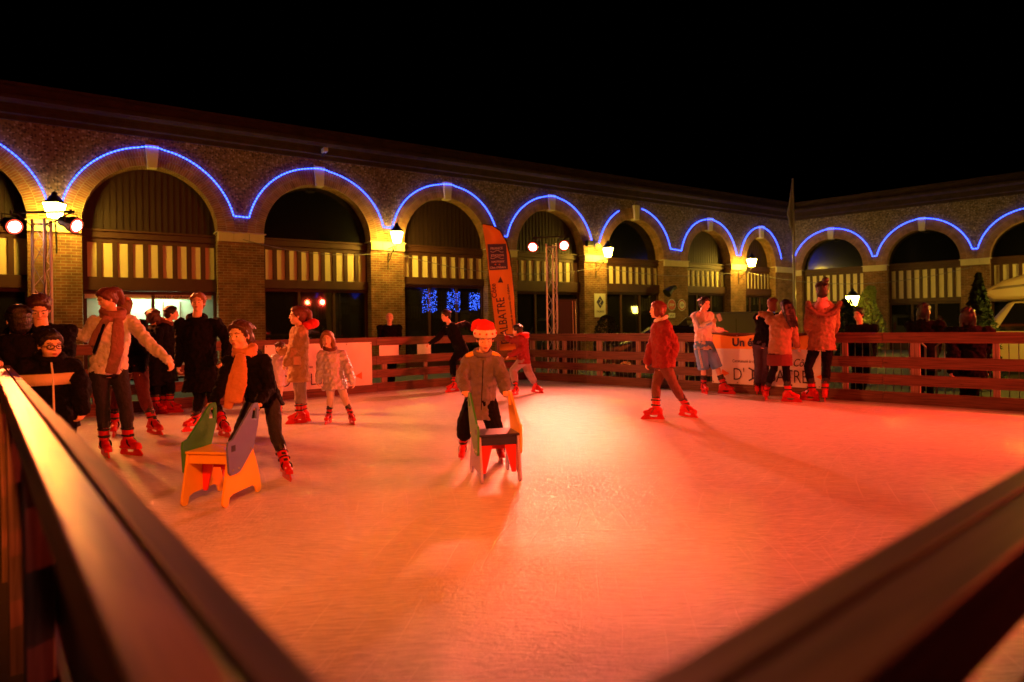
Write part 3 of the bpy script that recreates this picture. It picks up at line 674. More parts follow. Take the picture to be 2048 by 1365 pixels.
CSC = cloth('dusky pink wool', (.30, .12, .11), bs=45, bump=.7); CSO = cloth('orange wool', (.62, .24, .12), bs=45, bump=.7); CMAR = cloth('maroon cloth', (.12, .012, .016))
CTAN = cloth('tan parka', (.27, .14, .08)); CBEI = cloth('beige parka', (.42, .25, .14)); CSIL = mat('silver quilted', (.50, .47, .62), .38, .2, 14, .9, 16, metal=.12); CGRY = cloth('grey jacket', (.13, .13, .19))
CDRED = cloth('dark red cloth', (.20, .012, .014)); CPALE = cloth('pale trousers', (.58, .48, .45)); CGT = cloth('grey trousers', (.26, .2, .22)); CBLUE = cloth('sky blue cloth', (.14, .32, .70)); CWS = cloth('white tracksuit', (.70, .58, .6), rough=.6)
CRED = cloth('red fleece', (.65, .02, .02)); CFUR = cloth('brown fur', (.16, .07, .04)); CWH = cloth('white plush', (.75, .68, .66), bs=60, bump=.8); CYEL = cloth('yellow lining', (.65, .42, .06)); CPINK = cloth('pink knit', (.65, .3, .3))
CPUR = cloth('dark purple denim', (.05, .03, .07)); CBRT = cloth('brown trousers', (.13, .045, .035)); CBAND = cloth('cream panel', (.66, .5, .36))
HBR = hairm('brown hair', (.06, .022, .012)); HBK = hairm('black hair', (.012, .008, .007)); HBL = hairm('blond hair', (.22, .095, .035)); HRE = hairm('auburn hair', (.13, .03, .02)); HMA = hairm('maroon hair', (.16, .02, .02))
V0 = Vector((0, 0, 1))
def frame(yaw):
    f = Vector((math.sin(yaw), -math.cos(yaw), 0)); a = Vector((math.cos(yaw), math.sin(yaw), 0))
    return f, (a if a.x >= 0 else -a)
def hand_geo(g, w, d, n, s, curl=25, side=1):
    d = d.normalized(); n = (n - d * n.dot(d)).normalized(); wv = d.cross(n)
    pe = w + d * .082 * s
    for t, r in ((.02, .022), (.05, .030), (.078, .031)): g.ell(w + d * t * s, (r * s, .016 * s, .026 * s), Matrix((wv, n, d)).transposed(), 10, 7)
    for i, (o, L) in enumerate(((-.030, .066), (-.010, .076), (.010, .072), (.030, .056))):
        p = w + d * .078 * s + wv * o * s; dd = d.copy(); pts = [p - d * .02 * s, p]
        for j, fr in enumerate((.44, .32, .24)):
            dd = (Matrix.Rotation(math.radians(curl * (.8 + .35 * j)), 3, n.cross(d) * -1) @ dd) if curl else dd
            if dd.dot(n) < 0 and curl: dd = dd - 2 * n * dd.dot(n)
            p = p + dd * L * fr * s; pts.append(p)
        g.tube(pts, [.0095 * s, .0095 * s, .009 * s, .0085 * s, .0075 * s], 7, cap='round')
    t0 = w + d * .025 * s + wv * side * .026 * s; td = (d * .75 + wv * side * .7 + n * .3).normalized()
    g.tube([t0, t0 + td * .03 * s, t0 + (td * .03 + (td * .6 + d * .6) * .028) * s], [.013 * s, .011 * s, .008 * s], 7, cap='round')
def skate(root, o, fdir, knee, s, pitch=0, detail=True):
    """o = contact under the ankle"""
    f = Vector((fdir.x, fdir.y, 0)).normalized(); x = f.cross(V0)
    R = Matrix.Rotation(math.radians(pitch), 3, x)
    def L(a, b, c): return o + R @ (x * a + f * b + V0 * c) * s
    M = Matrix((R @ x, R @ f, R @ V0)).transposed()
    ank = L(0, -.01, .17); kd = (knee - ank).normalized()
    g = Geo()
    g.ell(L(0, -.055, .125), (.044 * s, .055 * s, .06 * s), M, 12, 8); g.ell(L(0, .03, .125), (.045 * s, .09 * s, .055 * s), M, 12, 8)
    g.ell(L(0, .11, .108), (.045 * s, .075 * s, .038 * s), M, 12, 8)
    g.tube([L(0, -.02, .12), ank + kd * .03 * s, ank + kd * .10 * s, ank + kd * .15 * s], [(.046 * s, .055 * s), (.05 * s, .058 * s), (.054 * s, .062 * s), (.052 * s, .06 * s)], 12, xa=x)
    g.box(L(0, .03, .082), .074 * s, .27 * s, .03 * s, R @ x, R @ f, R @ V0)
    b = soft('skate_boot', g, BOOT, root, .008 if detail else .012, 2)
    g = Geo()
    out = [(-.12, .0), (.20, .0), (.215, .02), (.16, .075), (.09, .075), (.07, .035), (-.02, .035), (-.04, .075), (-.10, .075), (-.13, .02)]
    g.prism(out, lambda a, c, t: L(t, a, c), .014 * 1)
    mk('blade', g, STEEL if False else BOOT, b)
    g = Geo(); g.prism([(-.135, 0), (.215, 0), (.225, .022), (-.14, .02)], lambda a, c, t: L(t, a, c), .005); mk('blade_edge', g, STEEL, b)
    for q, (cc, ax, r1, r2) in enumerate([(ank + kd * .12 * s, kd, .058, .067), (ank + kd * .045 * s, kd, .055, .064), (L(0, .045, .135), (R @ (f * .75 + V0 * .5)).normalized(), .051, .058)]):
        g = Geo(); xx = x; yy = ax.cross(xx).normalized(); pts = []
        for k in range(15):
            a = 2 * math.pi * k / 14; pts.append(cc + xx * r1 * s * math.cos(a) + yy * r2 * s * math.sin(a))
        g.tube(pts, [(.004 * s, .011 * s)] * 15, 6, cap=False); g.box(cc + yy * 0 + (R @ f) * r2 * s * 1.0, .04 * s, .012 * s, .028 * s, x, R @ f, ax)
        mk('strap', g, STRAP, b)
    g = Geo(); g.tube([ank + kd * .13 * s, ank + kd * .2 * s], [(.053 * s, .06 * s), (.056 * s, .063 * s)], 12, xa=x); mk('liner_cuff', g, STRAP, b, smooth=False)
    return ank, kd
def person(label, feet, head, neck, shc, pel, kn, el, wr, hd, yaw=0, hyaw=None, hp=0, ht=0, s=1.0, hw=.18, D=None, top=None, bot=None, hair=None, near=True, skates=True,
           curl=30, shoes=None, group=None, glasses=False, thick=1.0, face=True, gz=0.0):
    """feet [(px, py, toe yaw, lift, pitch)], joints (px, py, depth offset); returns the frame for extras"""
    D = D or sum(G(f[0], f[1]).y for f in feet) / len(feet)
    J = lambda q: P(q[0], q[1], D + (q[2] if len(q) > 2 else 0))
    r0 = ray(pel[0], pel[1]); th = math.atan2(r0.x, 1)
    W = lambda deg: math.radians(deg) - th
    f, a = frame(W(yaw)); N = J(neck); S0 = J(shc); Pv = J(pel)
    base = Vector((Pv.x, Pv.y, gz)); root = thing('person', base, label, 'person', group)
    E = dict(root=root, f=f, a=a, N=N, S=S0, P=Pv, s=s, D=D, W=W, J=J)
    shL, shR = S0 - a * hw * s / 1, S0 + a * hw * s / 1
    hipL, hipR = Pv - a * .085 * s, Pv + a * .085 * s
    ex = .0065 if near else .011; cx_ = .009 if near else .013
    # feet
    ank = []; kds = []
    K = [J(k) for k in kn]
    for q, (ft, k) in enumerate(zip(feet, K)):
        o = G(ft[0], ft[1], gz) if D is None or True else None
        lift = ft[3] if len(ft) > 3 else 0; pt = ft[4] if len(ft) > 4 else 0
        o = P(ft[0], ft[1], o.y) if not lift else P(ft[0], ft[1], D)
        if E.get('D') and (len(ft) > 5): o = P(ft[0], ft[1], ft[5])
        ff, _ = frame(W(ft[2]))
        if skates: A, kd = skate(root, o, ff, k, s, pt, near)
        else:
            A = o + Vector((0, 0, .08 * s)); kd = (k - A).normalized()
            g = Geo(); g.ell(o + ff * .05 * s + V0 * .04, (.045 * s, .13 * s, .045), Matrix((ff.cross(V0), ff, V0)).transposed()); mk('shoe', g, STRAP, root, smooth=True)
        ank.append(A); kds.append(kd)
    E['ank'] = ank; E['K'] = K
    # head frame
    hc = J(head); hh = head[3] if len(head) > 3 else .22 * s
    hyw = W(hyaw if hyaw is not None else yaw); hf, ha = frame(hyw); p = math.radians(hp)
    hf = hf * math.cos(p) + V0 * math.sin(p); hx = hf.cross(V0).normalized(); hu = hx.cross(hf)
    Rt = Matrix.Rotation(math.radians(ht), 3, hf); hx = Rt @ hx; hu = Rt @ hu
    HM = Matrix((hx, hf, hu)).transposed(); E.update(HM=HM, hc=hc, hh=hh)
    def hl(x, y, z): return hc + HM @ Vector((x, y, z)) * hh
    E['hl'] = hl
    def he(g, x, y, z, rx, ry, rz, n=14): g.ell(hl(x, y, z), (rx * hh, ry * hh, rz * hh), HM, n, 10)
    E['he'] = he
    g = Geo()
    he(g, 0, -.06, .13, .335, .41, .37, 20); he(g, 0, .10, -.08, .27, .27, .37, 18); he(g, 0, .14, -.30, .18, .2, .17); he(g, 0, .22, -.385, .10, .12, .085)
    he(g, .15, .17, -.14, .12, .15, .15); he(g, -.15, .17, -.14, .12, .15, .15); he(g, 0, .30, .12, .2, .08, .06)
    he(g, 0, .375, -.03, .032, .055, .10); he(g, 0, .41, -.10, .05, .06, .04); he(g, 0, .335, -.245, .09, .06, .05)
    for sx in (-1, 1): he(g, sx * .33, -.03, -.04, .03, .07, .11, 8)
    # neck, trunk, limbs: one skin
    g.tube([hl(0, -.08, -.15), N + f * .01 * s, N - V0 * .07 * s], [.052 * s, .053 * s, .08 * s], 12)
    sp = (N - Pv)
    def at(t): return Pv + sp * t
    ax_ = a
    g.tube([at(.93), at(.8), at(.55), at(.3), at(0), at(-.12)], [(.10 * s, .07 * s), (.155 * s, .09 * s), (.14 * s, .095 * s), (.12 * s, .08 * s), (.15 * s, .10 * s), (.12 * s, .09 * s)], 14, xa=a)
    EL = [J(e) for e in el]; WR = [J(w) for w in wr]; HD = [J(h) for h in hd]
    for i, (sh, e, w, h) in enumerate(zip((shL, shR), EL, WR, HD)):
        g.tube([sh, sh.lerp(e, .5), e, e.lerp(w, .4), w], [.05 * s, .043 * s, .037 * s, .037 * s, .024 * s], 10, cap='round')
        dd = (h - w); dd = dd if dd.length > .01 else (w - e)
        inw = (Pv - w); inw.z = 0
        nn = inw.normalized() if abs(dd.normalized().z) > .6 else Vector((0, 0, -1))
        cu = curl[i] if isinstance(curl, (tuple, list)) else curl
        hand_geo(g, w, dd, nn, s * .95, cu, 1 if i else -1)
    for hp_, k, A in zip((hipL, hipR), K, ank):
        g.tube([hp_, hp_.lerp(k, .5), k, k.lerp(A, .35), A], [.085 * s, .068 * s, .05 * s, .052 * s, .036 * s], 10, cap='round')
    body = soft('body', g, SKIN, root, ex, 2)
    if face:
        for sx in (-1, 1):
            g = Geo(); he(g, sx * .13, .318, -.005, .058, .04, .028, 10); ey = mk('eye', g, EYEW, root, True)
            g = Geo(); he(g, sx * .125, .350, -.004, .026, .014, .026, 8); mk('iris', g, IRIS, ey, True)
            g = Geo(); g.tube([hl(sx * .06, .36, .10), hl(sx * .13, .352, .125), hl(sx * .21, .30, .10)], [.0032 * hh / .22] * 3, 6); mk('eyebrow', g, HBR, root, True)
        g = Geo(); he(g, 0, .385, -.228, .085, .02, .016, 10); he(g, 0, .38, -.262, .075, .022, .02, 10); mk('mouth', g, LIP, root, True)
    if glasses:
        g = Geo()
        for sx in (-1, 1):
            pts = [hl(sx * .14 + .115 * math.cos(t), .40, -.005 + .075 * math.sin(t)) for t in [k * math.pi / 6 for k in range(13)]]
            g.tube(pts, .0035, 6, cap=False); g.tube([hl(sx * .255, .40, .02), hl(sx * .34, .1, .02), hl(sx * .35, -.05, -.02)], .003, 5)
        g.tube([hl(-.03, .41, .02), hl(.03, .41, .02)], .0035, 5); mk('glasses', g, STRAP, root)
    # ---- hair
    if hair:
        st, hm = hair; g = Geo()
        he(g, 0, -.105, .17, .385, .43, .395, 20); he(g, 0, -.24, -.02, .33, .29, .36)
        g.tube([hl(-.335, .03, -.02), hl(-.32, .12, .20), hl(-.2, .235, .345), hl(0, .265, .40), hl(.2, .235, .345), hl(.32, .12, .20), hl(.335, .03, -.02)], [.035 * hh, .06 * hh, .075 * hh, .08 * hh, .075 * hh, .06 * hh, .035 * hh], 8, cap='round')
        rh = random.Random(int(abs(hc.x * 100)))
        for k in range(26):      # locks combed back over the skull
            t = rh.uniform(-1, 1); q = [hl(.36 * math.sin(t * 1.4) * c1, .28 * (1 - abs(t) * .6) - .72 * u_, .20 + .40 * math.cos(t * 1.25) * math.sin(math.pi * (.28 + .5 * u_)) - .1 * abs(t)) for u_, c1 in ((0, .9), (.35, 1.08), (.7, 1.08), (1, .85))]
            g.tube(q, [.02 * hh, .032 * hh, .032 * hh, .02 * hh], 5, cap='round')
        if not face: he(g, 0, -.22, -.16, .34, .27, .34)
        if st == 'pony':
            he(g, 0, -.48, .28, .1, .1, .1); g.tube([hl(0, -.5, .3), hl(.0, -.68, .2), hl(.02, -.72, -.15), hl(.04, -.66, -.5)], [.05 * hh / .22, .045, .04, .012], 10, cap='round')
        if st == 'lowpony':
            he(g, 0, -.36, -.12, .27, .24, .3); g.tube([hl(0, -.4, -.1), hl(.1, -.55, -.3), hl(.14, -.5, -.6)], [.3 * hh, .22 * hh, .08 * hh], 10, cap='round')
        if st == 'topknot': he(g, 0, -.15, .62, .17, .17, .16)
        if st == 'updo': he(g, 0, -.42, .3, .2, .2, .2)
        if st == 'bun': he(g, .18, -.38, .58, .2, .2, .2); he(g, .1, -.3, .42, .25, .2, .15)
        if st in ('long', 'bob'):
            L = 1.5 if st == 'long' else .45
            for sx in (-1, 0, 1): g.tube([hl(sx * .27, -.22, .15), hl(sx * .33, -.25, -.2), hl(sx * .3, -.28, -L * .6), hl(sx * .22, -.28, -L)], [(.12 * hh, .16 * hh), (.12 * hh, .18 * hh), (.12 * hh, .15 * hh), (.05 * hh, .06 * hh)], 10, cap='round')
            if st == 'bob':
                he(g, 0, -.15, .1, .42, .44, .42); he(g, 0, .16, .36, .3, .2, .1)
                for sx in (-1, 1): he(g, sx * .36, .02, -.12, .08, .2, .32)
        if st == 'side':
            g.tube([hl(-.28, -.1, .2), hl(-.38, .0, -.2), hl(-.4, .05, -.6), hl(-.36, .1, -.95)], [.03, .035, .03, .012], 10, cap='round'); g.tube([hl(.3, -.1, .2), hl(.36, -.1, -.2), hl(.34, -.1, -.5)], [.025, .03, .012], 10, cap='round')
        if st == 'bangs': he(g, 0, .2, .33, .28, .17, .13)
        soft('hair', g, hm, root, .008 if near else .011, 2, .012, .02)
    # ---- clothes
    if bot:
        bm_, pad, kind = bot; pad += .008; g = Geo()
        g.tube([at(.12), at(0), at(-.1)], [(.155 * s + pad, .115 * s + pad), (.165 * s + pad, .12 * s + pad), (.14 * s + pad, .105 * s + pad)], 14, xa=a)
        for hp_, k, A, kd in zip((hipL, hipR), K, ank, kds):
            if kind == 'shorts':
                e = hp_.lerp(k, 1.02); g.tube([hp_, hp_.lerp(k, .5), e], [.1 * s + pad, .095 * s + pad, .088 * s + pad], 12)
            else:
                e = A + kd * (.16 * s if skates else .0); bl = {'slim': (.088, .072, .056, .058, .046), 'loose': (.1, .09, .082, .078, .07)}[kind]
                g.tube([hp_, hp_.lerp(k, .5), k, k.lerp(A, .35), e], [b * s + pad for b in bl], 12, cap='round')
        soft('shorts' if kind == 'shorts' else 'trousers', g, bm_, root, cx_, 3, .018, .05)
    if top:
        tm, pad, hem, flare = top[:4]; name = top[4] if len(top) > 4 else 'jacket'; sl = top[5] if len(top) > 5 else 1.0
        g = Geo(); dn = (-V0 * .8 - sp.normalized() * .2).normalized() if hem > .02 else -sp.normalized()
        c0 = [N + f * .01, at(.93), at(.84), at(.6), at(.35), at(.1), at(-.05)]
        rr = [(.07, .065), (.13, .085), (.168, .105), (.17, .118), (.152, .112), (.162, .118), (.168, .12)]
        rr = [(x * s * thick + pad, y * s * thick + pad) for x, y in rr]
        if hem > .02:
            c0 += [at(-.05) + dn * hem * .5, at(-.05) + dn * hem]; rr += [((.17 + flare * .5) * s + pad, (.125 + flare * .5) * s + pad), ((.172 + flare) * s + pad, (.13 + flare) * s + pad)]
        g.tube(c0, rr, 20, xa=a)
        for i, (sh, e, w) in enumerate(zip((shL, shR), EL, WR)):
            sh = sh - V0 * .01
            g.ell(sh, .062 * s + pad)
            g.tube([sh.lerp(at(.86), .5), sh, sh.lerp(e, .5), e, e.lerp(w, .5), w], [.075 * s + pad * .6, .06 * s + pad, .055 * s * sl + pad, .05 * s * sl + pad, .044 * s * sl + pad, .036 * s * sl + pad * .7], 12, cap='round')
        soft(name, g, tm, root, cx_, 2, .040 if pad > .01 else .024, .055)
        E['at'] = at; E['dn'] = dn
        def band(t0, t1, ex_, m, nm='panel', half=None):
            gg = Geo(); A0, A1 = at(t0), at(t1)
            gg.tube([A0, A0.lerp(A1, .5), A1], [(.170 * s * thick + pad + ex_, .119 * s * thick + pad + ex_)] * 3, 24, xa=a); return mk(nm, gg, m, root, True)
        E['band'] = band
    E.update(EL=EL, WR=WR, HD=HD, shL=shL, shR=shR, pad=top[1] if top else 0, at=at)
    return E
def collar(E, m, r=.085, h=.06, back=.0, name='collar', tube=.028, drop=.02):
    N, f, a, s = E['N'], E['f'], E['a'], E['s']; g = Geo(); pts = []
    for k in range(17):
        t = 2 * math.pi * k / 16; pts.append(N + V0 * (h - drop) * s + a * r * s * math.cos(t) + f * (r * .9 * math.sin(t) + .0) * s - V0 * (.035 * math.sin(t)) * s)
    g.tube(pts, [(tube * s, tube * 1.3 * s)] * 17, 8, cap=False); soft(name, g, m, E['root'], .01, 2, .01, .04)
def hood(E, m, w=.14, d=.09, h=.08, name='hood'):
    N, f, a, s = E['N'], E['f'], E['a'], E['s']; g = Geo()
    M = Matrix((a, f, V0)).transposed()
    g.ell(N - f * .1 * s + V0 * .0, (w * s, d * s, h * s), M); g.ell(N - f * .12 * s - V0 * .05 * s, (w * .75 * s, d * .8 * s, h * s), M)
    for sx in (-1, 1): g.tube([N - f * .08 * s + a * sx * .1 * s, N + a * sx * .095 * s + V0 * .01, N + f * .085 * s + a * sx * .05 * s - V0 * .03 * s], .036 * s, 8, cap='round')
    soft(name, g, m, E['root'], .01, 3, .015, .05)
def fur(E, pts, r, m, name='fur_trim', n=520):
    g = Geo(); g.tube(pts, r * .75, 10, cap='round'); rnd = random.Random(3)
    for k in range(n):
        t = rnd.random() * (len(pts) - 1); i = int(t); p = pts[i].lerp(pts[min(i + 1, len(pts) - 1)], t - i)
        d = Vector((rnd.gauss(0, 1), rnd.gauss(0, 1), rnd.gauss(0, 1))).normalized(); x = d.orthogonal().normalized() * .007
        q = p + d * r * .6; e = p + d * r * rnd.uniform(1.1, 1.6) + V0 * -.008; y = d.cross(x)
        g.add([q + x, q - x * .5 + y * .8, q - x * .5 - y * .8, e], [(0, 1, 3), (1, 2, 3), (2, 0, 3)])
    mk(name, g, m, E['root'])
def scarf(E, m, strips, name='scarf', r=.088, tube=.036):
    N, f, a, s = E['N'], E['f'], E['a'], E['s']; g = Geo(); 
    for lv in (0, .05):
        pts = [N + V0 * (lv + .005 - .03 * math.sin(t)) * s + a * (r + .008) * s * math.cos(t) + f * r * s * math.sin(t) for t in [2 * math.pi * k / 16 for k in range(17)]]
        g.tube(pts, [(tube * s, tube * s)] * 17, 8, cap=False)
    for st in strips:
        P_ = [E['J'](q) for q in st[0]]; g.tube(P_, [(w, .018) for w in st[1]], 10, xa=a, cap='round')
    soft(name, g, m, E['root'], .009, 2, .012, .04)
def jp(*a): return list(a)
KG = 'people skating on the ice'
# --- white sweater and scarf
E = person('young woman in a white sweater, pink scarf and ripped jeans holding one arm out', [(209, 912, 12, 0, -4), (258, 910, 35)], (213, 600, 0, .215), (226, 634), (226, 643), (217, 742), [(206, 815, -.05), (252, 816, -.03)],
    [(171, 674, -.1), (300, 690, -.1)], [(126, 658, -.1), (335, 720, -.2)], [(104, 656, -.1), (346, 738, -.2)], yaw=5, hyaw=-62, hp=-22, s=.99, hw=.165, top=(CW, .012, .0, .0, 'sweater'), bot=(CJ, .002, 'slim'), hair=('pony', HRE), group=KG, curl=(15, 35))
scarf(E, CSC, [([(236, 640, -.15), (236, 662, -.2), (234, 700, -.23), (222, 745, -.22)], [.045, .06, .065, .06]), ([(214, 636, -.14), (196, 665, -.19), (184, 690, -.2)], [.04, .045, .04])])
g = Geo(); g.tube([E['J']((207, 650, -.17)), E['J']((197, 680, -.2)), E['J']((188, 705, -.2))], [(.018, .012)] * 3, 8, cap='round'); mk('scarf_stripe', g, CB, E['root'], True)
soft('cuff_band', Geo().tube([E['at'](.06), E['at'](-.02)], [(.165, .122), (.16, .118)], 18, xa=E['a']), CW, E['root'], .01, 2)
# --- boy with glasses
E = person('boy with glasses in a black jacket with a cream chest panel beside the near rail', [(88, 1018, 5), (122, 1018, 8)], (100, 692, 0, .215), (100, 722), (98, 733), (104, 835), [(92, 925), (118, 925)],
    [(48, 790, -.05), (160, 768, .02)], [(60, 850, -.1), (165, 820, -.05)], [(64, 872, -.1), (160, 842, -.05)], yaw=5, hyaw=22, hp=-4, s=.80, hw=.165, D=4.75, top=(CB, .028, .06, .01), bot=(CB, .01, 'loose'), hair=('bangs', HBK), glasses=True, group=KG, thick=1.12)
g = Geo(); at = E['at']; g.tube([at(.78), at(.68), at(.585)], [(.205, .152), (.212, .158), (.212, .158)], 24, xa=E['a']); mk('chest_panel', g, CBAND, E['root'], True)
g = Geo(); g.tube([at(.97) + E['f'] * .085, at(.8) + E['f'] * .145, at(.6) + E['f'] * .158, at(.3) + E['f'] * .155, at(-.1) + E['f'] * .16], .007, 6); mk('zip', g, CWH, E['root'])
hood(E, CB, .16, .09, .11); collar(E, CB, .1, .06)
# --- woman looking down
person('woman in a black jacket looking down at the boy with glasses', [(70, 968, 10), (100, 966, 10)], (79, 619, 0, .225), (82, 650), (84, 664), (86, 778), [(74, 870), (100, 870)],
    [(48, 730, -.08), (130, 722, -.08)], [(70, 768, -.25), (128, 762, -.25)], [(80, 775, -.3), (120, 775, -.3)], yaw=8, hyaw=0, hp=-28, s=1.0, hw=.185, D=5.6, top=(CB, .02, .12, .02), bot=(CB, .006, 'slim'), hair=('updo', HBR), group=KG)
# --- back view at the left edge
person('dark clad person seen from behind at the left edge, one hand on the rail', [(10, 1000, 180), (50, 1000, 180)], (37, 642, 0, .23), (34, 672), (32, 684), (26, 800), [(16, 900), (44, 900)],
    [(-30, 740, -.05), (72, 745, 0)], [(-12, 728, -.35), (70, 790, 0)], [(4, 716, -.5), (68, 815, 0)], yaw=170, hyaw=190, s=1.0, hw=.2, D=5.25, top=(CB, .025, .15, .02), bot=(CB, .01, 'loose'), hair=('short', HBK), face=False, skates=False, gz=-.12, shoes=1)
# --- behind the sweater girl
E = person('person in a dark jacket and maroon trousers behind the white sweater girl', [(230, 871, -5), (306, 868, 30, 0, -6)], (250, 614, 0, .23), (254, 640), (256, 650), (266, 735), [(233, 795), (288, 796)],
    [(238, 700, 0), (290, 700, .02)], [(240, 735, -.05), (285, 740, -.05)], [(242, 750, -.05), (283, 752, -.05)], yaw=150, hyaw=170, s=1.0, hw=.17, top=(CB, .015, .03, .0), bot=(CMAR, .004, 'slim'), hair=('updo', HBL), face=False, group=KG)
g = Geo()
for k in range(7): g.ell(E['hl'](.2 + .05 * math.cos(k), -.45 + .05 * math.sin(k), .42 + .04 * math.sin(2 * k)), .016)
soft('hair_flower', g, CSO, E['root'], .008, 1)
# --- two at the left far fence
E = person('woman with a hooded dark coat looking right at the left far fence', [(325, 825, 80), (340, 826, 70)], (344, 628, 0, .225), (334, 645), (333, 655), (333, 728), [(330, 775), (342, 775)],
    [(322, 690, -.1), (350, 690, .1)], [(335, 715, -.2), (358, 712, 0)], [(342, 722, -.22), (366, 716, 0)], yaw=70, hyaw=85, s=.98, hw=.17, top=(CB, .02, .25, .02, 'coat'), bot=(CB, .004, 'slim'), hair=('short', HBK), near=False, group=KG)
hood(E, CBRT, .15, .1, .09, 'fur_hood')
person('person in black half hidden behind the hooded woman by the left far fence', [(304, 828, 60), (314, 828, 50)], (309, 634, 0, .23), (306, 652), (306, 660), (306, 735), [(304, 780), (312, 780)],
    [(296, 700, 0), (318, 700, 0)], [(300, 730, -.05), (318, 730, 0)], [(302, 740, -.05), (318, 742, 0)], yaw=120, hyaw=130, s=.96, hw=.17, top=(CB, .02, .25, .02, 'coat'), bot=(CB, .004, 'slim'), hair=('bob', HBR), near=False, face=False, group=KG)
# --- long black coat
E = person('tall young woman in a long black coat facing the camera with hair tied up', [(388, 863, -40, 0, 6), (446, 873, 20)], (396, 606, 0, .235), (394, 637), (398, 647), (404, 745), [(400, 794), (428, 806)],
    [(363, 695, 0), (455, 682, .05)], [(357, 728, -.05), (452, 722, -.1)], [(356, 745, -.05), (440, 736, -.15)], yaw=-5, hyaw=-12, hp=2, s=1.03, hw=.195, top=(CB, .02, .20, .045, 'coat'), bot=(CB, .002, 'slim'), hair=('updo', HBL), group=KG, thick=1.05)
collar(E, CB, .1, .03)
# --- girl pushing the orange sled
E = person('girl with an orange scarf and black jacket pushing the orange sled chair', [(455, 946, -12), (572, 958, 12, 0, 2)], (479, 672, -.12, .243), (490, 708, -.1), (494, 722, -.08), (527, 797, .1), [(478, 866, -.05), (551, 868, 0)],
    [(446, 768, -.22), (540, 776, -.12)], [(428, 802, -.42), (517, 806, -.36)], [(420, 813, -.48), (507, 815, -.47)], yaw=-18, hyaw=-32, hp=-3, s=.84, hw=.17, top=(CB, .016, .05, .01), bot=(CJ, .0, 'slim'), hair=('lowpony', HBR), group=KG, curl=70)
scarf(E, CSO, [([(483, 712, -.26), (482, 740, -.34), (478, 770, -.40), (470, 803, -.42)], [.035, .055, .07, .06]), ([(478, 710, -.25), (470, 745, -.34), (463, 780, -.40), (456, 815, -.40)], [.03, .045, .055, .04])])
hood(E, CB, .15, .08, .06)
# --- beige parka
E = person('girl in a beige parka with a red hood facing left', [(598, 847, -80), (606, 844, -75)], (594, 633, 0, .24), (598, 652), (597, 664), (597, 735), [(598, 790, 0), (604, 790, 0)],
    [(587, 702, -.12), (584, 700, .2)], [(573, 727, -.16), (563, 705, .15)], [(567, 736, -.16), (556, 700, .12)], yaw=-78, hyaw=-85, s=.86, hw=.17, top=(CBEI, .03, .17, .02, 'parka'), bot=(CGT, .006, 'slim'), hair=('pony', HRE), group=KG)
g = Geo(); g.ell(E['N'] - E['f'] * .19 + V0 * .03, (.09, .09, .075)); g.ell(E['N'] - E['f'] * .11, (.09, .08, .06)); soft('red_hood', g, CRED, E['root'], .01, 3, .015, .05)
g = Geo(); q = E['J']((594, 722, -.23)); g.box(q, .10, .02, .12, E['f'], E['a']); mk('pocket', g, CBEI, E['root'], bevel=.012)
# --- silver coat
E = person('small blond girl in a shiny silver coat and pale leggings', [(658, 847, -20), (703, 848, 15)], (654, 680, 0, .222), (660, 700), (663, 709), (669, 757), [(661, 797), (689, 796)],
    [(641, 735, -.02), (696, 735, 0)], [(637, 762, -.05), (705, 764, -.05)], [(637, 772, -.05), (708, 773, -.05)], yaw=5, hyaw=-8, s=.74, hw=.175, top=(CSIL, .024, .13, .035, 'coat'), bot=(CPALE, .0, 'slim'), hair=('side', HBL), group=KG)
collar(E, CBRT, .105, .05, tube=.03, name='fur_collar')
# --- small child at the banner
person('small child in a pale jacket half hidden at the banner on the left far fence', [(548, 829, 180), (560, 829, 180)], (562, 697, 0, .19), (556, 710), (555, 717), (552, 765), [(550, 795), (558, 795)],
    [(543, 735, .05), (572, 725, .05)], [(540, 750, .0), (578, 715, .15)], [(540, 757, 0), (580, 712, .18)], yaw=170, hyaw=150, s=.66, hw=.16, top=(CSIL, .02, .04, .01), bot=(CPALE, .0, 'slim'), hair=('short', HBR), near=False, face=False, group=KG)
# --- man behind the left far fence
person('balding man in a dark jacket standing behind the left far fence', [(772, 790, 0), (784, 790, 0)], (779, 637, 0, .24), (779, 650), (779, 656), (779, 710), [(774, 750), (784, 750)],
    [(762, 685), (797, 685)], [(768, 710, -.1), (792, 710, -.1)], [(772, 716, -.12), (788, 716, -.12)], yaw=0, s=1.0, hw=.2, D=14, top=(CB, .02, .1, .02), bot=(CB, .006, 'slim'), near=False, skates=False, gz=-.12, group='onlookers behind the fences')
# --- leaning skater
E = person('boy in a dark tracksuit leaning forward with both arms stretched out', [(908, 784, -60), (945, 776, -40, .06, 20)], (891, 633, 0, .235), (899, 648), (902, 655), (924, 702), [(905, 724, -.1), (935, 740, .1)],
    [(876, 676, -.1), (930, 647, .1)], [(861, 686, -.2), (950, 660, .15)], [(852, 692, -.25), (957, 666, .15)], yaw=-55, hyaw=-60, hp=-10, s=.97, hw=.17, top=(CB, .012, .0, 0), bot=(CB, .006, 'slim'), hair=('short', HBK), near=False, group=KG)
g = Geo(); g.tube([E['shR'] + V0 * .07, E['shR'].lerp(E['EL'][1], .5) + V0 * .062, E['EL'][1] + V0 * .055, E['WR'][1] + V0 * .04], .007, 5); mk('sleeve_stripe', g, CWH, E['root'])
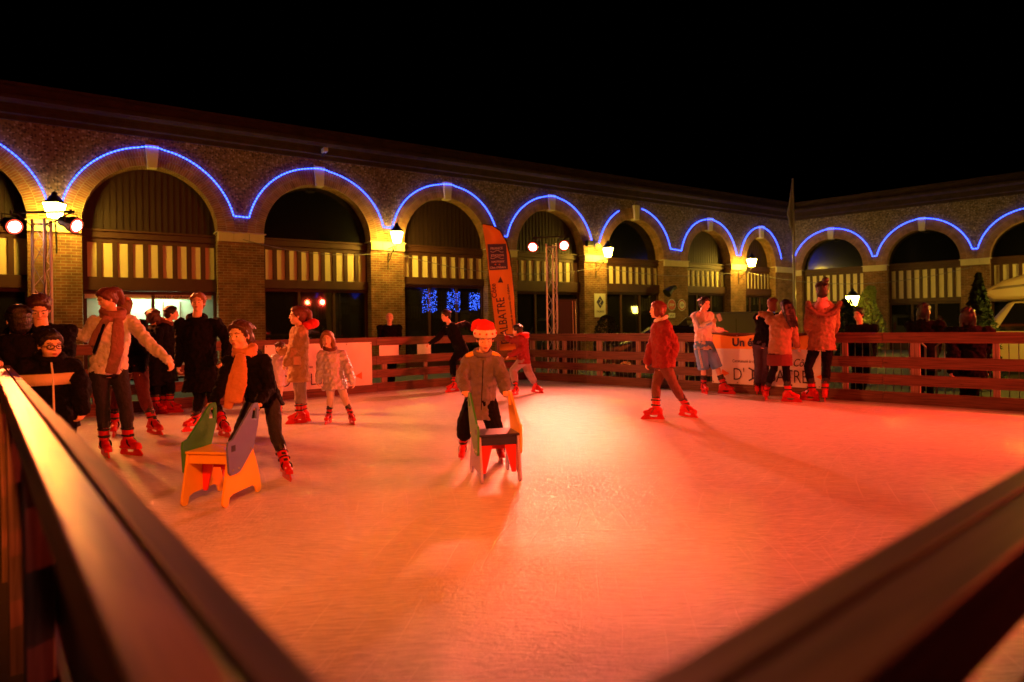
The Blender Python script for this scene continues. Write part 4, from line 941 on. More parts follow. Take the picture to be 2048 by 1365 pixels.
# --- santa hat boy
E = person('boy in a santa hat and grey jacket pushing the blue sled chair', [(927, 915, -8, 0, -14), (1001, 922, 4)], (970, 679, -.12, .236), (965, 710, -.04), (964, 723, -.02), (961, 803, .05), [(931, 848, -.02), (987, 848, -.02)],
    [(924, 757, -.15), (1006, 757, -.15)], [(931, 781, -.42), (1010, 781, -.42)], [(936, 792, -.56), (1014, 793, -.56)], yaw=4, hyaw=6, hp=-16, s=.80, hw=.175, top=(CGRY, .026, .14, .055), bot=(CB, .012, 'loose'), hair=('short', HBR), group=KG, curl=75)
g = Geo(); he, hl = E['he'], E['hl']; he(g, 0, -.08, .40, .40, .44, .26, 20); he(g, .0, -.12, .56, .39, .38, .2); he(g, .08, -.14, .66, .24, .28, .15); g.tube([hl(.25, -.2, .68), hl(.44, -.22, .6), hl(.52, -.2, .34)], [.15 * E['hh'], .12 * E['hh'], .06 * E['hh']], 8, cap='round')
soft('santa_hat', g, CRED, E['root'], .008, 3, .016, .05)
g = Geo(); pts = [hl(.39 * math.cos(t), -.06 + .44 * math.sin(t), .25 + .07 * math.sin(t)) for t in [2 * math.pi * k / 20 for k in range(21)]]
g.tube(pts, [(.042, .022)] * 21, 10, cap=False, xa=V0); br = soft('hat_brim', g, CWH, E['root'], .008, 1, .008, .02)
for k in range(5):
    t = math.radians(26 + 32 * k); c = hl(.485 * math.cos(t), -.06 + .535 * math.sin(t), .285 + .06 * math.sin(t)); o = (c - hl(0, -.06, .28)).normalized(); x = V0.cross(o).normalized(); y = o.cross(x)
    g = Geo(); g.prism([((.012 if q % 2 == 0 else .005) * math.sin(q * math.pi / 5), (.012 if q % 2 == 0 else .005) * math.cos(q * math.pi / 5)) for q in range(10)], lambda a_, b_, c_: c + x * a_ + y * b_ + o * c_, .012)
    mk('star_mark', g, CRED, br)
for sx in (-1, 1):
    g = Geo(); q = E['N'] + E['a'] * sx * .105 - E['f'] * .03 + V0 * .004; d_ = (E['a'] * sx - V0 * .36).normalized()
    g.ell(q, (.085, .07, .03), Matrix((d_, E['f'], d_.cross(E['f']))).transposed()); mk('yellow_lapel', g, CYEL, E['root'], True)
collar(E, CGRY, .1, .05)
g = Geo(); at = E['at']; f = E['f']; g.tube([at(.9) + f * .11, at(.6) + f * .132, at(.2) + f * .13, at(-.2) + f * .14], .004, 5); mk('zip', g, CB, E['root'])
for i in (0, 1):
    g = Geo(); e = E['EL'][i].lerp(E['WR'][i], .15); g.bar(e - E['a'] * .03 + f * .068 - V0 * .012 * (1 if i == 0 else -1), e + E['a'] * .035 + f * .068 + V0 * .012 * (1 if i == 0 else -1), .004, .008); mk('reflective_piping', g, CWH, E['root'])
# --- dark red jacket kid
E = person('child in a dark red jacket and grey trousers skating away at the far corner', [(1032, 790, -25), (1072, 786, 60, 0, -8)], (1034, 662, 0, .215), (1043, 669), (1045, 676), (1047, 722), [(1026, 742, 0), (1057, 745, 0)],
    [(1022, 682, .05), (1040, 700, -.2)], [(1013, 674, 0), (1020, 711, -.2)], [(1008, 668, 0), (1013, 716, -.2)], yaw=-110, hyaw=-110, s=.85, hw=.16, top=(CDRED, .022, .03, .01), bot=(CGT, .004, 'loose'), hair=('short', HBK), near=False, group=KG)
hood(E, CRED, .14, .08, .05)
# --- burgundy girl
E = person('girl with a dark bob gliding left in a burgundy poncho jacket', [(1311, 839, -82), (1372, 834, 55, 0, -6)], (1314, 621, 0, .225), (1322, 642), (1325, 652), (1327, 730), [(1312, 772, 0), (1349, 773, 0)],
    [(1303, 698, .1), (1349, 692, -.1)], [(1294, 724, .05), (1342, 722, -.14)], [(1292, 736, .05), (1337, 732, -.16)], yaw=-75, hyaw=-88, s=.93, hw=.17, top=(CDRED, .03, .02, .03), bot=(CBRT, .004, 'slim'), hair=('bob', HMA), group=KG, thick=1.15)
collar(E, CWH, .095, .05, tube=.022, name='white_scarf')
# --- tracksuit boy
E = person('boy in a white tracksuit top and sky blue shorts looking at a phone', [(1408, 787, 20), (1449, 788, 75)], (1410, 609, 0, .25), (1405, 623), (1405, 631), (1407, 690), [(1407, 738, 0), (1434, 735, 0)],
    [(1399, 656, -.12), (1427, 660, .12)], [(1423, 646, -.3), (1444, 661, .25)], [(1435, 637, -.32), (1456, 664, .3)], yaw=35, hyaw=40, hp=-8, s=.97, hw=.175, top=(CWS, .014, .06, .01), bot=(CBLUE, .012, 'shorts'), hair=('short', HBK), group=KG, curl=(35, 5))
for k in (-1, 0, 1):
    sh, e, w = E['shL'], E['EL'][0], E['WR'][0]; o = Vector((-.045, -.07, .02)) if True else 0; dv = Vector((.016 * k, 0, .008 * k))
    g = Geo(); g.tube([sh + Vector((.02, -.045, .07)) + dv, sh + Vector((-.03, -.078, .0)) + dv, sh.lerp(e, .55) + Vector((-.022, -.073, 0)) + dv, e + Vector((-.02, -.067, -.0)) + dv, e.lerp(w, .2) + Vector((.0, -.068, .012 * k)), w + Vector((-.01, -.056, .012 * k))], .0042, 5)
    mk('sleeve_stripe', g, CBLUE, E['root'])
    hpL, kk = E['P'] - E['a'] * .085 - V0 * .03, E['K'][0]
    g = Geo(); g.tube([hpL + Vector((-.06 + .014 * k, -.118, 0)), hpL.lerp(kk, .5) + Vector((-.055 + .014 * k, -.108, 0)), kk + Vector((-.05 + .014 * k, -.10, .02))], .0042, 5); mk('shorts_stripe', g, CWH, E['root'])
g = Geo(); g.box(E['HD'][0] + Vector((.03, -.01, .015)), .075, .012, .14, (.9, .1, .35), (0, 1, 0), (-.35, 0, .9)); tag(mk('phone', g, VINYL, loc=E['HD'][0]), 'pale phone held by the boy in the white tracksuit', 'phone')
g = Geo(); g.tube([E['at'](-.02) + Vector((0, 0, -.06)), E['at'](-.02) + Vector((0, 0, -.075))], [(.186, .145)] * 2, 20, xa=E['a']); mk('hem_stripe', g, CPUR, E['root'])
# --- three at the right banner
person('person in black top and dark jeans leaning over the orange topped banner', [(1514, 790, 180), (1527, 790, 170)], (1545, 611, 0, .235), (1538, 626), (1534, 634), (1526, 690), [(1517, 735), (1530, 735)],
    [(1520, 655, .1), (1552, 655, .1)], [(1526, 664, .3), (1556, 664, .3)], [(1532, 666, .35), (1560, 666, .35)], yaw=175, hyaw=190, s=.97, hw=.165, D=11.15, top=(CB, .012, .0, 0), bot=(CPUR, .004, 'slim'), hair=('short', HRE), near=False, face=False, group=KG)
E = person('girl with long dark hair in a tan parka leaning on a friend at the banner', [(1532, 801, 175), (1578, 804, 75)], (1572, 614, 0, .23), (1563, 631), (1562, 640), (1559, 705), [(1548, 738), (1572, 738)],
    [(1540, 633, .2), (1587, 664, .05)], [(1522, 628, .25), (1594, 692, .1)], [(1516, 632, .25), (1599, 700, .12)], yaw=178, hyaw=165, s=.95, hw=.175, D=10.6, top=(CTAN, .022, .02, .03, 'parka'), bot=(CB, .0, 'slim'), hair=None, near=False, face=False, group=KG)
g = Geo(); he, hl = E['he'], E['hl']; he(g, 0, -.06, .16, .37, .44, .40, 20); J = E['J']
g.tube([J((1573, 612, -.1)), J((1578, 625, -.15)), J((1582, 636, -.18)), J((1587, 644, -.17))], [(.1, .08), (.11, .07), (.085, .05), (.04, .02)], 12, cap='round')
rh = random.Random(5)
for k in range(16):
    u = rh.uniform(-1, 1); g.tube([J((1574 + 7 * u, 612, -.16)), J((1579 + 8 * u, 628, -.21)), J((1583 + 9 * u, 642, -.20)), J((1588 + 8 * u + 2 * rh.random(), 651 + 7 * rh.random(), -.17))], [.022, .024, .02, .006], 6, cap='round'); soft('hair', g, HBK, E['root'], .01, 2, .014, .02)
g = Geo(); g.tube([E['at'](-.05), E['at'](-.05) - V0 * .10, E['at'](-.05) - V0 * .19], [(.19, .14), (.2, .15), (.2, .15)], 18, xa=E['a']); soft('skirt', g, CMAR, E['root'], .012, 2, .01, .05)
E = person('girl with a hair bun and a tan parka with fur hood', [(1624, 802, -120), (1650, 803, 178)], (1645, 582, 0, .27), (1646, 603), (1645, 618), (1643, 692), [(1616, 734, .05), (1653, 735, 0)],
    [(1616, 655, .05), (1670, 652, .05)], [(1622, 668, .3), (1664, 668, .3)], [(1628, 668, .38), (1658, 668, .38)], yaw=178, hyaw=178, hp=-8, s=1.04, hw=.165, D=10.6, top=(CTAN, .026, .03, .035, 'parka'), bot=(CB, .0, 'slim'), hair=('bun', HBK), face=False, group=KG, thick=1.05)
J = E['J']; g = Geo(); g.ell(J((1645, 613, -.06)), (.13, .09, .10)); g.ell(J((1645, 602, -.02)), (.085, .08, .10)); soft('knit_collar', g, CPINK, E['root'], .012, 3)
g = Geo(); g.ell(J((1645, 626, -.05)), (.19, .11, .09)); soft('hood', g, CTAN, E['root'], .012, 3, .02, .06)
fur(E, [J((1616, 606, -.12)), J((1620, 617, -.16)), J((1632, 628, -.19)), J((1648, 631, -.2)), J((1664, 627, -.19)), J((1674, 617, -.16)), J((1680, 606, -.12))], .052, CFUR)
# --- behind the right fence
person('man in a dark coat behind the right fence in front of the ivy', [(1708, 786, -10), (1724, 786, 0)], (1717, 630, 0, .24), (1720, 648), (1723, 656), (1724, 715), [(1712, 750), (1730, 750)],
    [(1700, 690), (1748, 690)], [(1704, 712, -.1), (1744, 714, -.1)], [(1708, 718, -.1), (1740, 720, -.1)], yaw=-20, hyaw=-30, s=1.03, hw=.21, D=12, top=(CB, .02, .12, .02), bot=(CB, .006, 'slim'), hair=('short', HBK), near=False, skates=False, gz=-.12, group='onlookers behind the fences')
person('dark silhouette of a person with arms down behind the right fence', [(1838, 800, 170), (1860, 800, 170)], (1850, 622, 0, .24), (1850, 640), (1850, 650), (1850, 715), [(1842, 760), (1858, 760)],
    [(1826, 690), (1874, 690)], [(1828, 720, 0), (1868, 716, 0)], [(1828, 735, 0), (1864, 728, 0)], yaw=160, hyaw=150, s=1.03, hw=.22, D=11, top=(CB, .03, .2, .03, 'coat'), bot=(CB, .006, 'slim'), hair=('long', HBK), near=False, skates=False, gz=-.12, face=False, group='onlookers behind the fences')
person('dark silhouette of a person nearest the motorhome, behind the right fence', [(1926, 818, 175), (1950, 818, 175)], (1936, 632, 0, .24), (1937, 652), (1938, 664), (1940, 735), [(1930, 785), (1948, 785)],
    [(1908, 705), (1968, 705)], [(1902, 740, 0), (1974, 740, 0)], [(1902, 755, 0), (1974, 755, 0)], yaw=175, s=1.0, hw=.24, D=10, top=(CB, .04, .2, .03, 'coat'), bot=(CB, .006, 'slim'), hair=('long', HBK), near=False, skates=False, gz=-.12, face=False, group='onlookers behind the fences', thick=1.1)
#@@PART4
# ------------------------------------------------------------------ sled chairs
def paint(name, c): return mat(name, c, .35, .08, 5, .05, 40, spec=.5, coat=.2)
PY, PG, PB, PR, PL, PN, PO = paint('yellow paint', (.92, .48, .03)), paint('green paint', (.04, .27, .07)), paint('blue paint', (.13, .17, .62)), paint('red paint', (.85, .025, .015)), paint('lilac paint', (.42, .36, .75)), paint('navy paint', (.02, .02, .09)), paint('orange paint', (.92, .46, .02))
def arc(cx, cz, r, a0, a1, n=7): return [(cx + r * math.cos(math.radians(a0 + (a1 - a0) * k / n)), cz + r * math.sin(math.radians(a0 + (a1 - a0) * k / n))) for k in range(n + 1)]
def sled(c, yaw, label, low, upL, upR, seat, inner, Wd=.33):
    c = Vector((c.x, c.y, 0)); r = thing('sled_chair', c, label, 'skating aid', 'sled chairs pushed by the children')
    f = Vector((math.sin(yaw), -math.cos(yaw), 0)); X = Vector((math.cos(yaw), math.sin(yaw), 0))       # f: its front
    def L(x, y, z): return c + X * x - f * y + V0 * z                                                # y grows to the rear
    lowp = arc(-.215, .05, .05, 200, 300) + [(-.175, .06), (-.13, .075), (.13, .08), (.17, .06)] + arc(.215, .045, .042, 235, 350) + [(.235, .14), (.19, .26), (.13, .40), (.10, .385), (-.185, .385), (-.20, .30), (-.235, .15)]
    upp = [(-.195, .20), (-.215, .43), (-.205, .475), (-.15, .49), (.10, .70), (.13, .725), (.19, .725), (.205, .69), (.19, .56), (.13, .33), (.02, .175), (-.06, .15), (-.17, .15)]
    def cutout(g, poly, hole, T, th, m=0):
        """flat board with a hole: two rings bridged"""
        n = len(poly); h = []
        hc_ = Vector((sum(p[0] for p in hole) / len(hole), sum(p[1] for p in hole) / len(hole)))
        return g
    for i, (sx, m) in enumerate(((-1, upL), (1, upR))):
        g = Geo(); g.prism(lowp, lambda a, b, t: L(sx * Wd / 2 + t, a, b), .019); sd = mk('side_board', g, low, r, bevel=.004)
        ox = sx * (Wd / 2 + .019)
        # upper board in strips, leaving the hand slot open
        g = Geo(); T = lambda a, b, t: L(ox + t, a, b)
        g.prism([(-.205, .25), (-.22, .43), (-.21, .475), (-.15, .49), (.055, .662), (.10, .61), (.165, .60), (.20, .60), (.185, .54), (.12, .38), (-.06, .235), (-.10, .225), (-.18, .225)], T, .018)
        ub = mk('handle_board', g, m, r, bevel=.003)
        g = Geo(); g.prism([(.055, .662), (.10, .70), (.13, .725), (.19, .725), (.205, .69), (.20, .60), (.165, .60), (.175, .68), (.15, .69), (.12, .675), (.10, .61)], T, .018)
        mk('handle_grip', g, m, ub, bevel=.003)
        g = Geo(); g.prism([(-.175, .40), (-.175, .445), (-.125, .445), (-.125, .40)], lambda a, b, t: L(ox + sx * .0096 + t, a, b), .002); mk('slot_mark', g, PN, ub)
        g = Geo()
        for a, b in ((-.16, .26), (-.08, .26), (.08, .38)): g.tube([L(ox + sx * .008, a, b), L(ox + sx * .013, a, b)], .009, 8)
        mk('bolt_row', g, STEEL, ub)
    g = Geo(); g.box(L(0, -.035, .392), Wd + .02, .32, .018, X, f, V0); mk('seat', g, seat, r, bevel=.004)
    g = Geo(); g.box(L(0, -.165, .345), Wd - .022, .018, .075, X, f, V0); mk('front_rail', g, seat, r, bevel=.003)
    for sx in (-1, 1):
        yy = -.02 if low is PY else -.15
        g = Geo(); g.prism([(sx * .152, .335), (sx * .045, .335), (sx * .115, .07), (sx * .148, .07)], lambda a, b, t: L(a, yy + t, b), .016); mk('inner_panel', g, inner, r)
    g = Geo(); g.box(L(0, .10, .30), Wd - .02, .016, .15, X, f, V0); mk('rear_panel', g, inner, r)
    return r
def mid2(a, b): return (a + b) / 2
f1, r1 = G(415, 1012), G(474, 986); sled((f1 + r1) / 2, math.atan2(f1.x - r1.x, -(f1.y - r1.y)), 'yellow sled chair with green and blue handle boards', PY, PG, PB, PY, PR)
f1, r1 = G(1001, 965), G(980, 944); sled((f1 + r1) / 2, math.atan2(f1.x - r1.x, -(f1.y - r1.y)), 'lilac sled chair with navy seat and green and yellow handle boards', PL, PG, PO, PN, PR)
# ------------------------------------------------------------------ beach flag
c = P(1012, 660, 16.6); c.z = -.12; r = thing('beach_flag', c, 'tall orange feather flag with a blue panel behind the far corner of the ice', 'flag')
def Fp(px, py, t=0): return P(px, py, 16.6 + t)
edgeR = [(966, 449), (985, 451), (1001, 462), (1013, 483), (1020, 510), (1024, 550), (1029, 600), (1033, 650), (1036, 690), (1038, 720)]
edgeL = [(965, 450), (968, 470), (971, 490), (974, 515), (978, 550), (983, 590), (989, 640), (993, 680), (996, 705), (998, 722)]
g = Geo(); n = len(edgeR); vs = []
for (a, b) in zip(edgeL, edgeR):
    for k in range(7): vs.append(Fp(a[0] + (b[0] - a[0]) * k / 6, a[1] + (b[1] - a[1]) * k / 6, .03 * math.sin(k * .9 + a[1] * .03)))
q = len(vs); vs += [v + Vector((0, .006, 0)) for v in vs]
fs = [(i * 7 + k, i * 7 + k + 1, i * 7 + k + 8, i * 7 + k + 7) for i in range(n - 1) for k in range(6)]
g.add(vs, fs + [tuple(q + v for v in reversed(f)) for f in fs]); mk('flag_cloth', g, ORANGE, r, True)
g = Geo(); g.tube([Fp(a, b) for a, b in [(963, 448)] + edgeR] + [Vector((Fp(1038, 720).x, 16.6, -.1))], .016, 8); mk('flag_pole', g, BLACKM, r)
g = Geo(); g.tube([c, c + V0 * .08], .22, 14); mk('flag_base', g, BLACKM, r)
BLUEP = mat('navy panel', (.035, .03, .16), .5, .05)
g = Geo(); g.add([Fp(975, 489, -.05), Fp(1012, 488, -.05), Fp(1016, 539, -.05), Fp(979, 541, -.05), Fp(975, 489, -.04), Fp(1012, 488, -.04), Fp(1016, 539, -.04), Fp(979, 541, -.04)], [(3, 2, 1, 0), (4, 5, 6, 7), (0, 1, 5, 4), (1, 2, 6, 5), (2, 3, 7, 6), (3, 0, 4, 7)]); mk('blue_panel', g, BLUEP, r)
WI = mat('pale print', (.7, .62, .62), .6, 0)
def ftxt(txt, px, py, size, rot=0, mm=INK, xs=1., dx=0):
    o = Fp(px, py, -.065); ca, sa = math.cos(math.radians(rot)), math.sin(math.radians(rot))
    mk('lettering', text_geo(txt, lambda a, b, z: o + Vector((a * ca - b * sa, z, a * sa + b * ca)), size, 0, xs=xs, bold=.002), mm, r)
ftxt('FRANCE', 981, 500, .085, 2, WI); ftxt('STATION', 982, 514, .08, 2, WI); ftxt('NAUTIQUE', 983, 526, .065, 2, WI); ftxt('Côte d’Albâtre', 980, 538, .075, 2, WI, .9)
for yy in (503, 516):
    g = Geo(); g.tube([Fp(981 + k * 2.6, yy + 2.0 * math.sin(k * .9), -.066) for k in range(11)], .007, 5); mk('wave_mark', g, WI, r)
for k in (0, 1):
    g = Geo(); o = Fp(991 + 8 * k, 529.5, -.066); g.prism([((.03 if q % 2 == 0 else .012) * math.sin(q * math.pi / 5), (.03 if q % 2 == 0 else .012) * math.cos(q * math.pi / 5)) for q in range(10)], lambda a_, b_, c_: o + Vector((a_, c_, b_)), .004); mk('star_mark', g, INKO, r)
ftxt("D'ALBATRE", 1019, 688, .30, 96, INK, .80); ftxt('Côte', 994, 596, .18, 96); ftxt('communauté de communes côte d’albâtre', 1029, 668, .075, 96)
g = Geo(); g.prism([(-.07, -.06), (.07, -.06), (0, .1)], lambda a_, b_, c_: Fp(1001, 561, -.066) + Vector((a_, c_, b_)), .004); mk('arrow_mark', g, INK, r)
# ------------------------------------------------------------------ speaker stack under the far tower
c = P(1128, 640, 16.5); c.z = -.12; r = thing('speaker_stack', c, 'black covered speaker stack beside the far truss tower', 'loudspeaker')
g = Geo(); g.box(c + V0 * .42, .62, .5, .84); mk('lower_cabinet', g, BLACKM, r, bevel=.02)
g = Geo(); g.box(c + V0 * 1.48, .62, .5, 1.25); cb = mk('upper_cabinet', g, BLACKM, r, bevel=.02)
g = Geo(); g.box(c + Vector((-.05, -.255, 1.48)), .42, .02, 1.1); mk('grille', g, mat('speaker grille', (.03, .02, .02), .5, .2, 50, .8, 200), cb)
for x in (.2, .27):
    g = Geo(); g.tube([c + Vector((x, -.27, .1)), c + Vector((x + .01, -.28, 1.1)), c + Vector((x, -.26, 2.05))], .012, 6); mk('shiny_strap', g, mat('shiny plastic', (.5, .42, .3), .15, 0, spec=.8), r)
# ------------------------------------------------------------------ signs and fittings on the piers
def onwall(T, x, z, out=.02): return T(x, out, z)
def wallplate(name, T, x, z, w, h, label, cat, m, extra=None, group=None):
    o = thing(name, T(x, .02, z), label, cat, group); d = (T(1, 0, 0) - T(0, 0, 0)); n = (T(0, 1, 0) - T(0, 0, 0))
    g = Geo(); g.box(T(x, .03, z), w, .012, h, d, n, V0); mk('plate', g, m, o, bevel=.002)
    if extra: extra(o, d, n)
    return o
WSIGN = mat('white sign', (.68, .66, .58), .5, .04)
def ex(o, d, n):
    x, z = 16.62, 2.15; g = Geo(); g.prism([(0, .27), (.2, 0), (0, -.27), (-.2, 0)], lambda a, b, c_: TL(x + a, .042 + c_, z + .14 + b), .006); mk('diamond_mark', g, BLUEP, o)
    g = Geo(); g.tube([TL(x - .05, .05, z + .26), TL(x + .06, .05, z + .2), TL(x - .05, .05, z + .08), TL(x + .05, .05, z + .0)], .018, 6); mk('emblem_mark', g, WSIGN, o)
    mk('lettering', text_geo('TOURISME', lambda a, b, c_: TL(x + a, .042 + c_, z - .30 + b), .11, 0, align='CENTER', xs=.8), BLUEP, o)
wallplate('information_sign', TL, 16.62, 2.15, .62, 1.0, 'white upright sign with a blue diamond emblem on the brick pier', 'sign', WSIGN, ex)
REDP = mat('sign red', (.45, .02, .02), .5, 0)
def round_sign(x, z, inner, txt, label, tc):
    o = thing('round_sign', TL(x, .02, z), label, 'sign', 'small traffic signs on the pier')
    def disc(r, y): return Geo().prism([(r * math.cos(t), r * math.sin(t)) for t in [2 * math.pi * k / 24 for k in range(24)]], lambda a, b, c_: TL(x + a, y + c_, z + b), .006)
    mk('disc', disc(.27, .03), WSIGN, o); mk('rim', disc(.235, .037), REDP if inner is WSIGN else REDP, o); mk('face', disc(.235 if inner is REDP else .18, .044), inner, o)
    mk('lettering', text_geo(txt, lambda a, b, c_: TL(x + a, .05 + c_, z - .05 + b), .15, 0, align='CENTER', xs=.85, bold=.003), tc, o)
round_sign(20.95, 2.2, REDP, 'STOP', 'round dark red stop sign on the brick pier behind the van', WSIGN)
round_sign(21.62, 2.2, WSIGN, '3,5t', 'round white weight limit sign with a red rim on the brick pier', INK)
wallplate('small_plate', TL, 20.95, 1.72, .44, .22, 'small white plate below the stop sign', 'sign', WSIGN, lambda o, d, n: mk('lettering', text_geo('SAUF', lambda a, b, c_: TL(20.95 + a, .04 + c_, 1.67 + b), .13, 0, align='CENTER'), INK, o))
# loudspeaker on the pier, camera on the cornice, flood light
o = thing('wall_loudspeaker', TL(19.9, .2, 2.9), 'black horn loudspeaker fixed to the brick pier above the round signs', 'loudspeaker')
g = Geo(); q = TL(20.75, .1, 2.95); g.bar(q, q + Vector((.0, -.25, -.05)), .04, .04); mk('bracket', g, BLACKM, o); g = Geo(); q2 = q + Vector((-.02, -.3, -.02)); g.tube([q2 + Vector((.25, .1, .06)), q2 + Vector((.05, .02, .0)), q2 + Vector((-.2, -.1, -.22))], [.1, .13, .22], 14); mk('horn', g, BLACKM, o)
o = thing('security_camera', TL(4.85, .3, 6.95), 'small pale security camera under the cornice above the third keystone', 'camera')
g = Geo(); g.box(TL(4.85, .42, 7.02), .14, .3, .14, *[tuple(v) for v in (Vector((dL[0], dL[1], 0)), Vector((nL[0], nL[1], 0)), V0)]); mk('camera_body', g, mat('pale grey plastic', (.5, .48, .5), .4), o, bevel=.02)
g = Geo(); g.bar(TL(4.85, .12, 6.9), TL(4.85, .4, 6.96), .05, .05); mk('camera_arm', g, BLACKM, o)
o = thing('flood_light', TL(15.95, .2, 4.7), 'small dark flood light with a round yellow lamp at the valley of the rope light', 'flood light')
g = Geo(); g.box(TL(15.95, .2, 4.72), .34, .2, .26, (dL[0], dL[1], 0), (nL[0], nL[1], 0)); mk('lamp_housing', g, BLACKM, o, bevel=.03)
g = Geo(); g.ell(TL(16.42, .18, 4.66), (.13, .13, .13)); mk('round_lamp', g, mat('yellow globe', (.75, .5, .08), .3, emit=(1, .6, .08), estr=.5), o, True)
# ------------------------------------------------------------------ bank interior behind the second arch
o = thing('shop_display', TL(0, -.9, 0), 'pale green lit office interior behind the window left of the tall woman in black', 'interior')
LIT = bpy.data.materials.new('lit room'); LIT.use_nodes = True; nt = LIT.node_tree; b = nt.nodes['Principled BSDF']
b.inputs['Base Color'].default_value = (.5, .55, .45, 1)
g = Geo(); g.box(TL(0, -.96, 1.2), 3.5, .04, 2.5, (dL[0], dL[1], 0), (nL[0], nL[1], 0)); mk('back_wall', g, mat('pale green wall', (.55, .66, .50), .8, .1), o)
g = Geo(); g.box(TL(-.95, -.78, .6), .9, .25, .8, (dL[0], dL[1], 0), (nL[0], nL[1], 0)); mk('counter', g, mat('brown counter', (.16, .10, .06), .6), o, bevel=.01)
g = Geo()
for x in (.35, .8, 1.25): g.box(TL(x, -.9, 1.35), .03, .04, 1.7, (dL[0], dL[1], 0), (nL[0], nL[1], 0))
mk('cabinet_joint', g, mat('brown counter', (0, 0, 0)), o)
g = Geo(); g.box(TL(.6, -.84, 1.35), .8, .05, .5, (dL[0], dL[1], 0), (nL[0], nL[1], 0)); mk('notice_board', g, WSIGN, o)
g = Geo(); g.box(TL(0, -.55, 2.39), 1.6, .2, .04, (dL[0], dL[1], 0), (nL[0], nL[1], 0)); mk('tube_light', g, emis('office tube', (.70, 1.0, .62), 34), o)
o = thing('shop_fascia', TL(0, -.3, 2.3), 'white strip with small dark lettering over the office window', 'sign')
g = Geo(); g.box(TL(0, -.36, 2.32), 3.2, .02, .14, (dL[0], dL[1], 0), (nL[0], nL[1], 0)); mk('strip', g, WSIGN, o)
mk('lettering', text_geo('BANQUE ET ASSURANCES', lambda a, b_, c_: TL(.0 + a, -.345 + c_, 2.28 + b_), .1, 0, xs=.95, bold=.002), INK, o)
# ------------------------------------------------------------------ blue light curtains in the fourth window
BC = emis('blue curtain bulb', (.04, .12, 1.0), 4.0)
for k, (a, b_, z0, z1, lab) in enumerate(((8.55, 9.15, 1.95, 2.72, 'left'), (9.55, 10.1, 1.95, 2.72, 'middle'), (10.5, 10.95, 2.0, 2.62, 'right'))):
    g = Geo(); rnd = random.Random(k)
    o = thing('light_curtain', TL((a + b_) / 2, -.3, z1), lab + ' one of three blue light curtains in the shop window under the fourth arch', 'light curtain', 'blue light curtains')
    for q in range(150):
        x = rnd.uniform(a, b_); z = rnd.uniform(z0, z1) - .1 * rnd.random(); g.ell(TL(x, -.37 + rnd.uniform(0, .03), z), .010, n=4, rings=3)
    w = Geo()
    for q in range(9): xx = a + (b_ - a) * q / 8; w.tube([TL(xx, -.36, z1), TL(xx + .01, -.36, z0)], .003, 3)
    mk('wire_net', w, BLACKM, o); tag(mk('bulb_net', g, BC, o), kind='stuff')
# ------------------------------------------------------------------ vehicles
GREYV = mat('silver grey paint', (.30, .28, .30), .35, .05, 2, spec=.5, coat=.4); BLUEV = mat('dark blue paint', (.015, .015, .07), .25, .05, 2, spec=.6, coat=.6); CREAM = mat('cream bodywork', (.66, .52, .26), .35, .05, 2, spec=.5, coat=.3)
TYRE = mat('tyre', (.02, .02, .02), .8)
def hull(name, r, prof, wid, T, m, bev=.05, taper=.0):
    """side outline (x, z) given to the width, narrowed toward the roof"""
    g = Geo(); n = len(prof); zm = max(p[1] for p in prof)
    rows = []
    for s_, k in ((-1, 1), (1, 1)): rows.append([T(x, s_ * wid / 2 * (1 - taper * max(0, (z - zm * .5) / (zm * .5))), z) for x, z in prof])
    g.add(rows[0] + rows[1], [tuple(range(n))[::-1], tuple(range(n, 2 * n))] + [(k, (k + 1) % n, n + (k + 1) % n, n + k) for k in range(n)])
    o = mk(name, g, m, r, False, bevel=bev); return o
def wheels(r, T, xs, wid, rad):
    for x in xs:
        for s_ in (-1, 1):
            g = Geo().tube([T(x, s_ * (wid / 2 - .2), rad), T(x, s_ * (wid / 2 + .01), rad)], rad, 20); w = mk('wheel', g, TYRE, r)
            g = Geo().tube([T(x, s_ * (wid / 2 + .0), rad), T(x, s_ * (wid / 2 + .02), rad)], rad * .6, 16); mk('rim', g, STEEL, w)
def vehT(c, yaw):
    X = Vector((math.cos(yaw), math.sin(yaw), 0)); Y = Vector((-math.sin(yaw), math.cos(yaw), 0))
    return lambda x, y, z: c + X * x + Y * y + V0 * z
c = P(1437, 640, 24.5); c.z = -.12; T = vehT(c, math.radians(4)); r = thing('parked_van', c, 'silver grey panel van parked behind the boy in white and the round signs', 'van')
hull('van_body', r, [(-2.2, .3), (2.0, .3), (2.05, 1.0), (1.92, 1.78), (1.7, 1.86), (-.55, 1.84), (-1.0, 1.68), (-1.65, 1.12), (-2.2, .92), (-2.3, .6)], 1.8, T, GREYV, .07, .1)
g = Geo(); g.prism([(-1.45, 1.14), (-.55, 1.14), (-.5, 1.62), (-.85, 1.58)], lambda a, b, t: T(a, -.865 + t, b), .02); mk('side_window', g, GLASS, r)
g = Geo(); g.add([T(-1.62, -.75, 1.17), T(-1.62, .75, 1.17), T(-.98, .68, 1.70), T(-.98, -.68, 1.70)], [(0, 1, 2, 3)]); mk('windscreen', g, GLASS, r)
g = Geo(); g.box(T(2.06, 0, 1.4), .02, 1.3, .5, T(1, 0, 0) - T(0, 0, 0), T(0, 1, 0) - T(0, 0, 0)); mk('rear_window', g, GLASS, r)
for s_ in (-1, 1):
    g = Geo(); g.box(T(2.04, s_ * .82, 1.1), .06, .1, .5, T(1, 0, 0) - T(0, 0, 0), T(0, 1, 0) - T(0, 0, 0)); mk('tail_light', g, REDP, r)
g = Geo(); g.box(T(.3, -.905, 1.0), .012, .01, 1.2, T(1, 0, 0) - T(0, 0, 0), T(0, 1, 0) - T(0, 0, 0)); mk('door_seam', g, BLACKM, r)
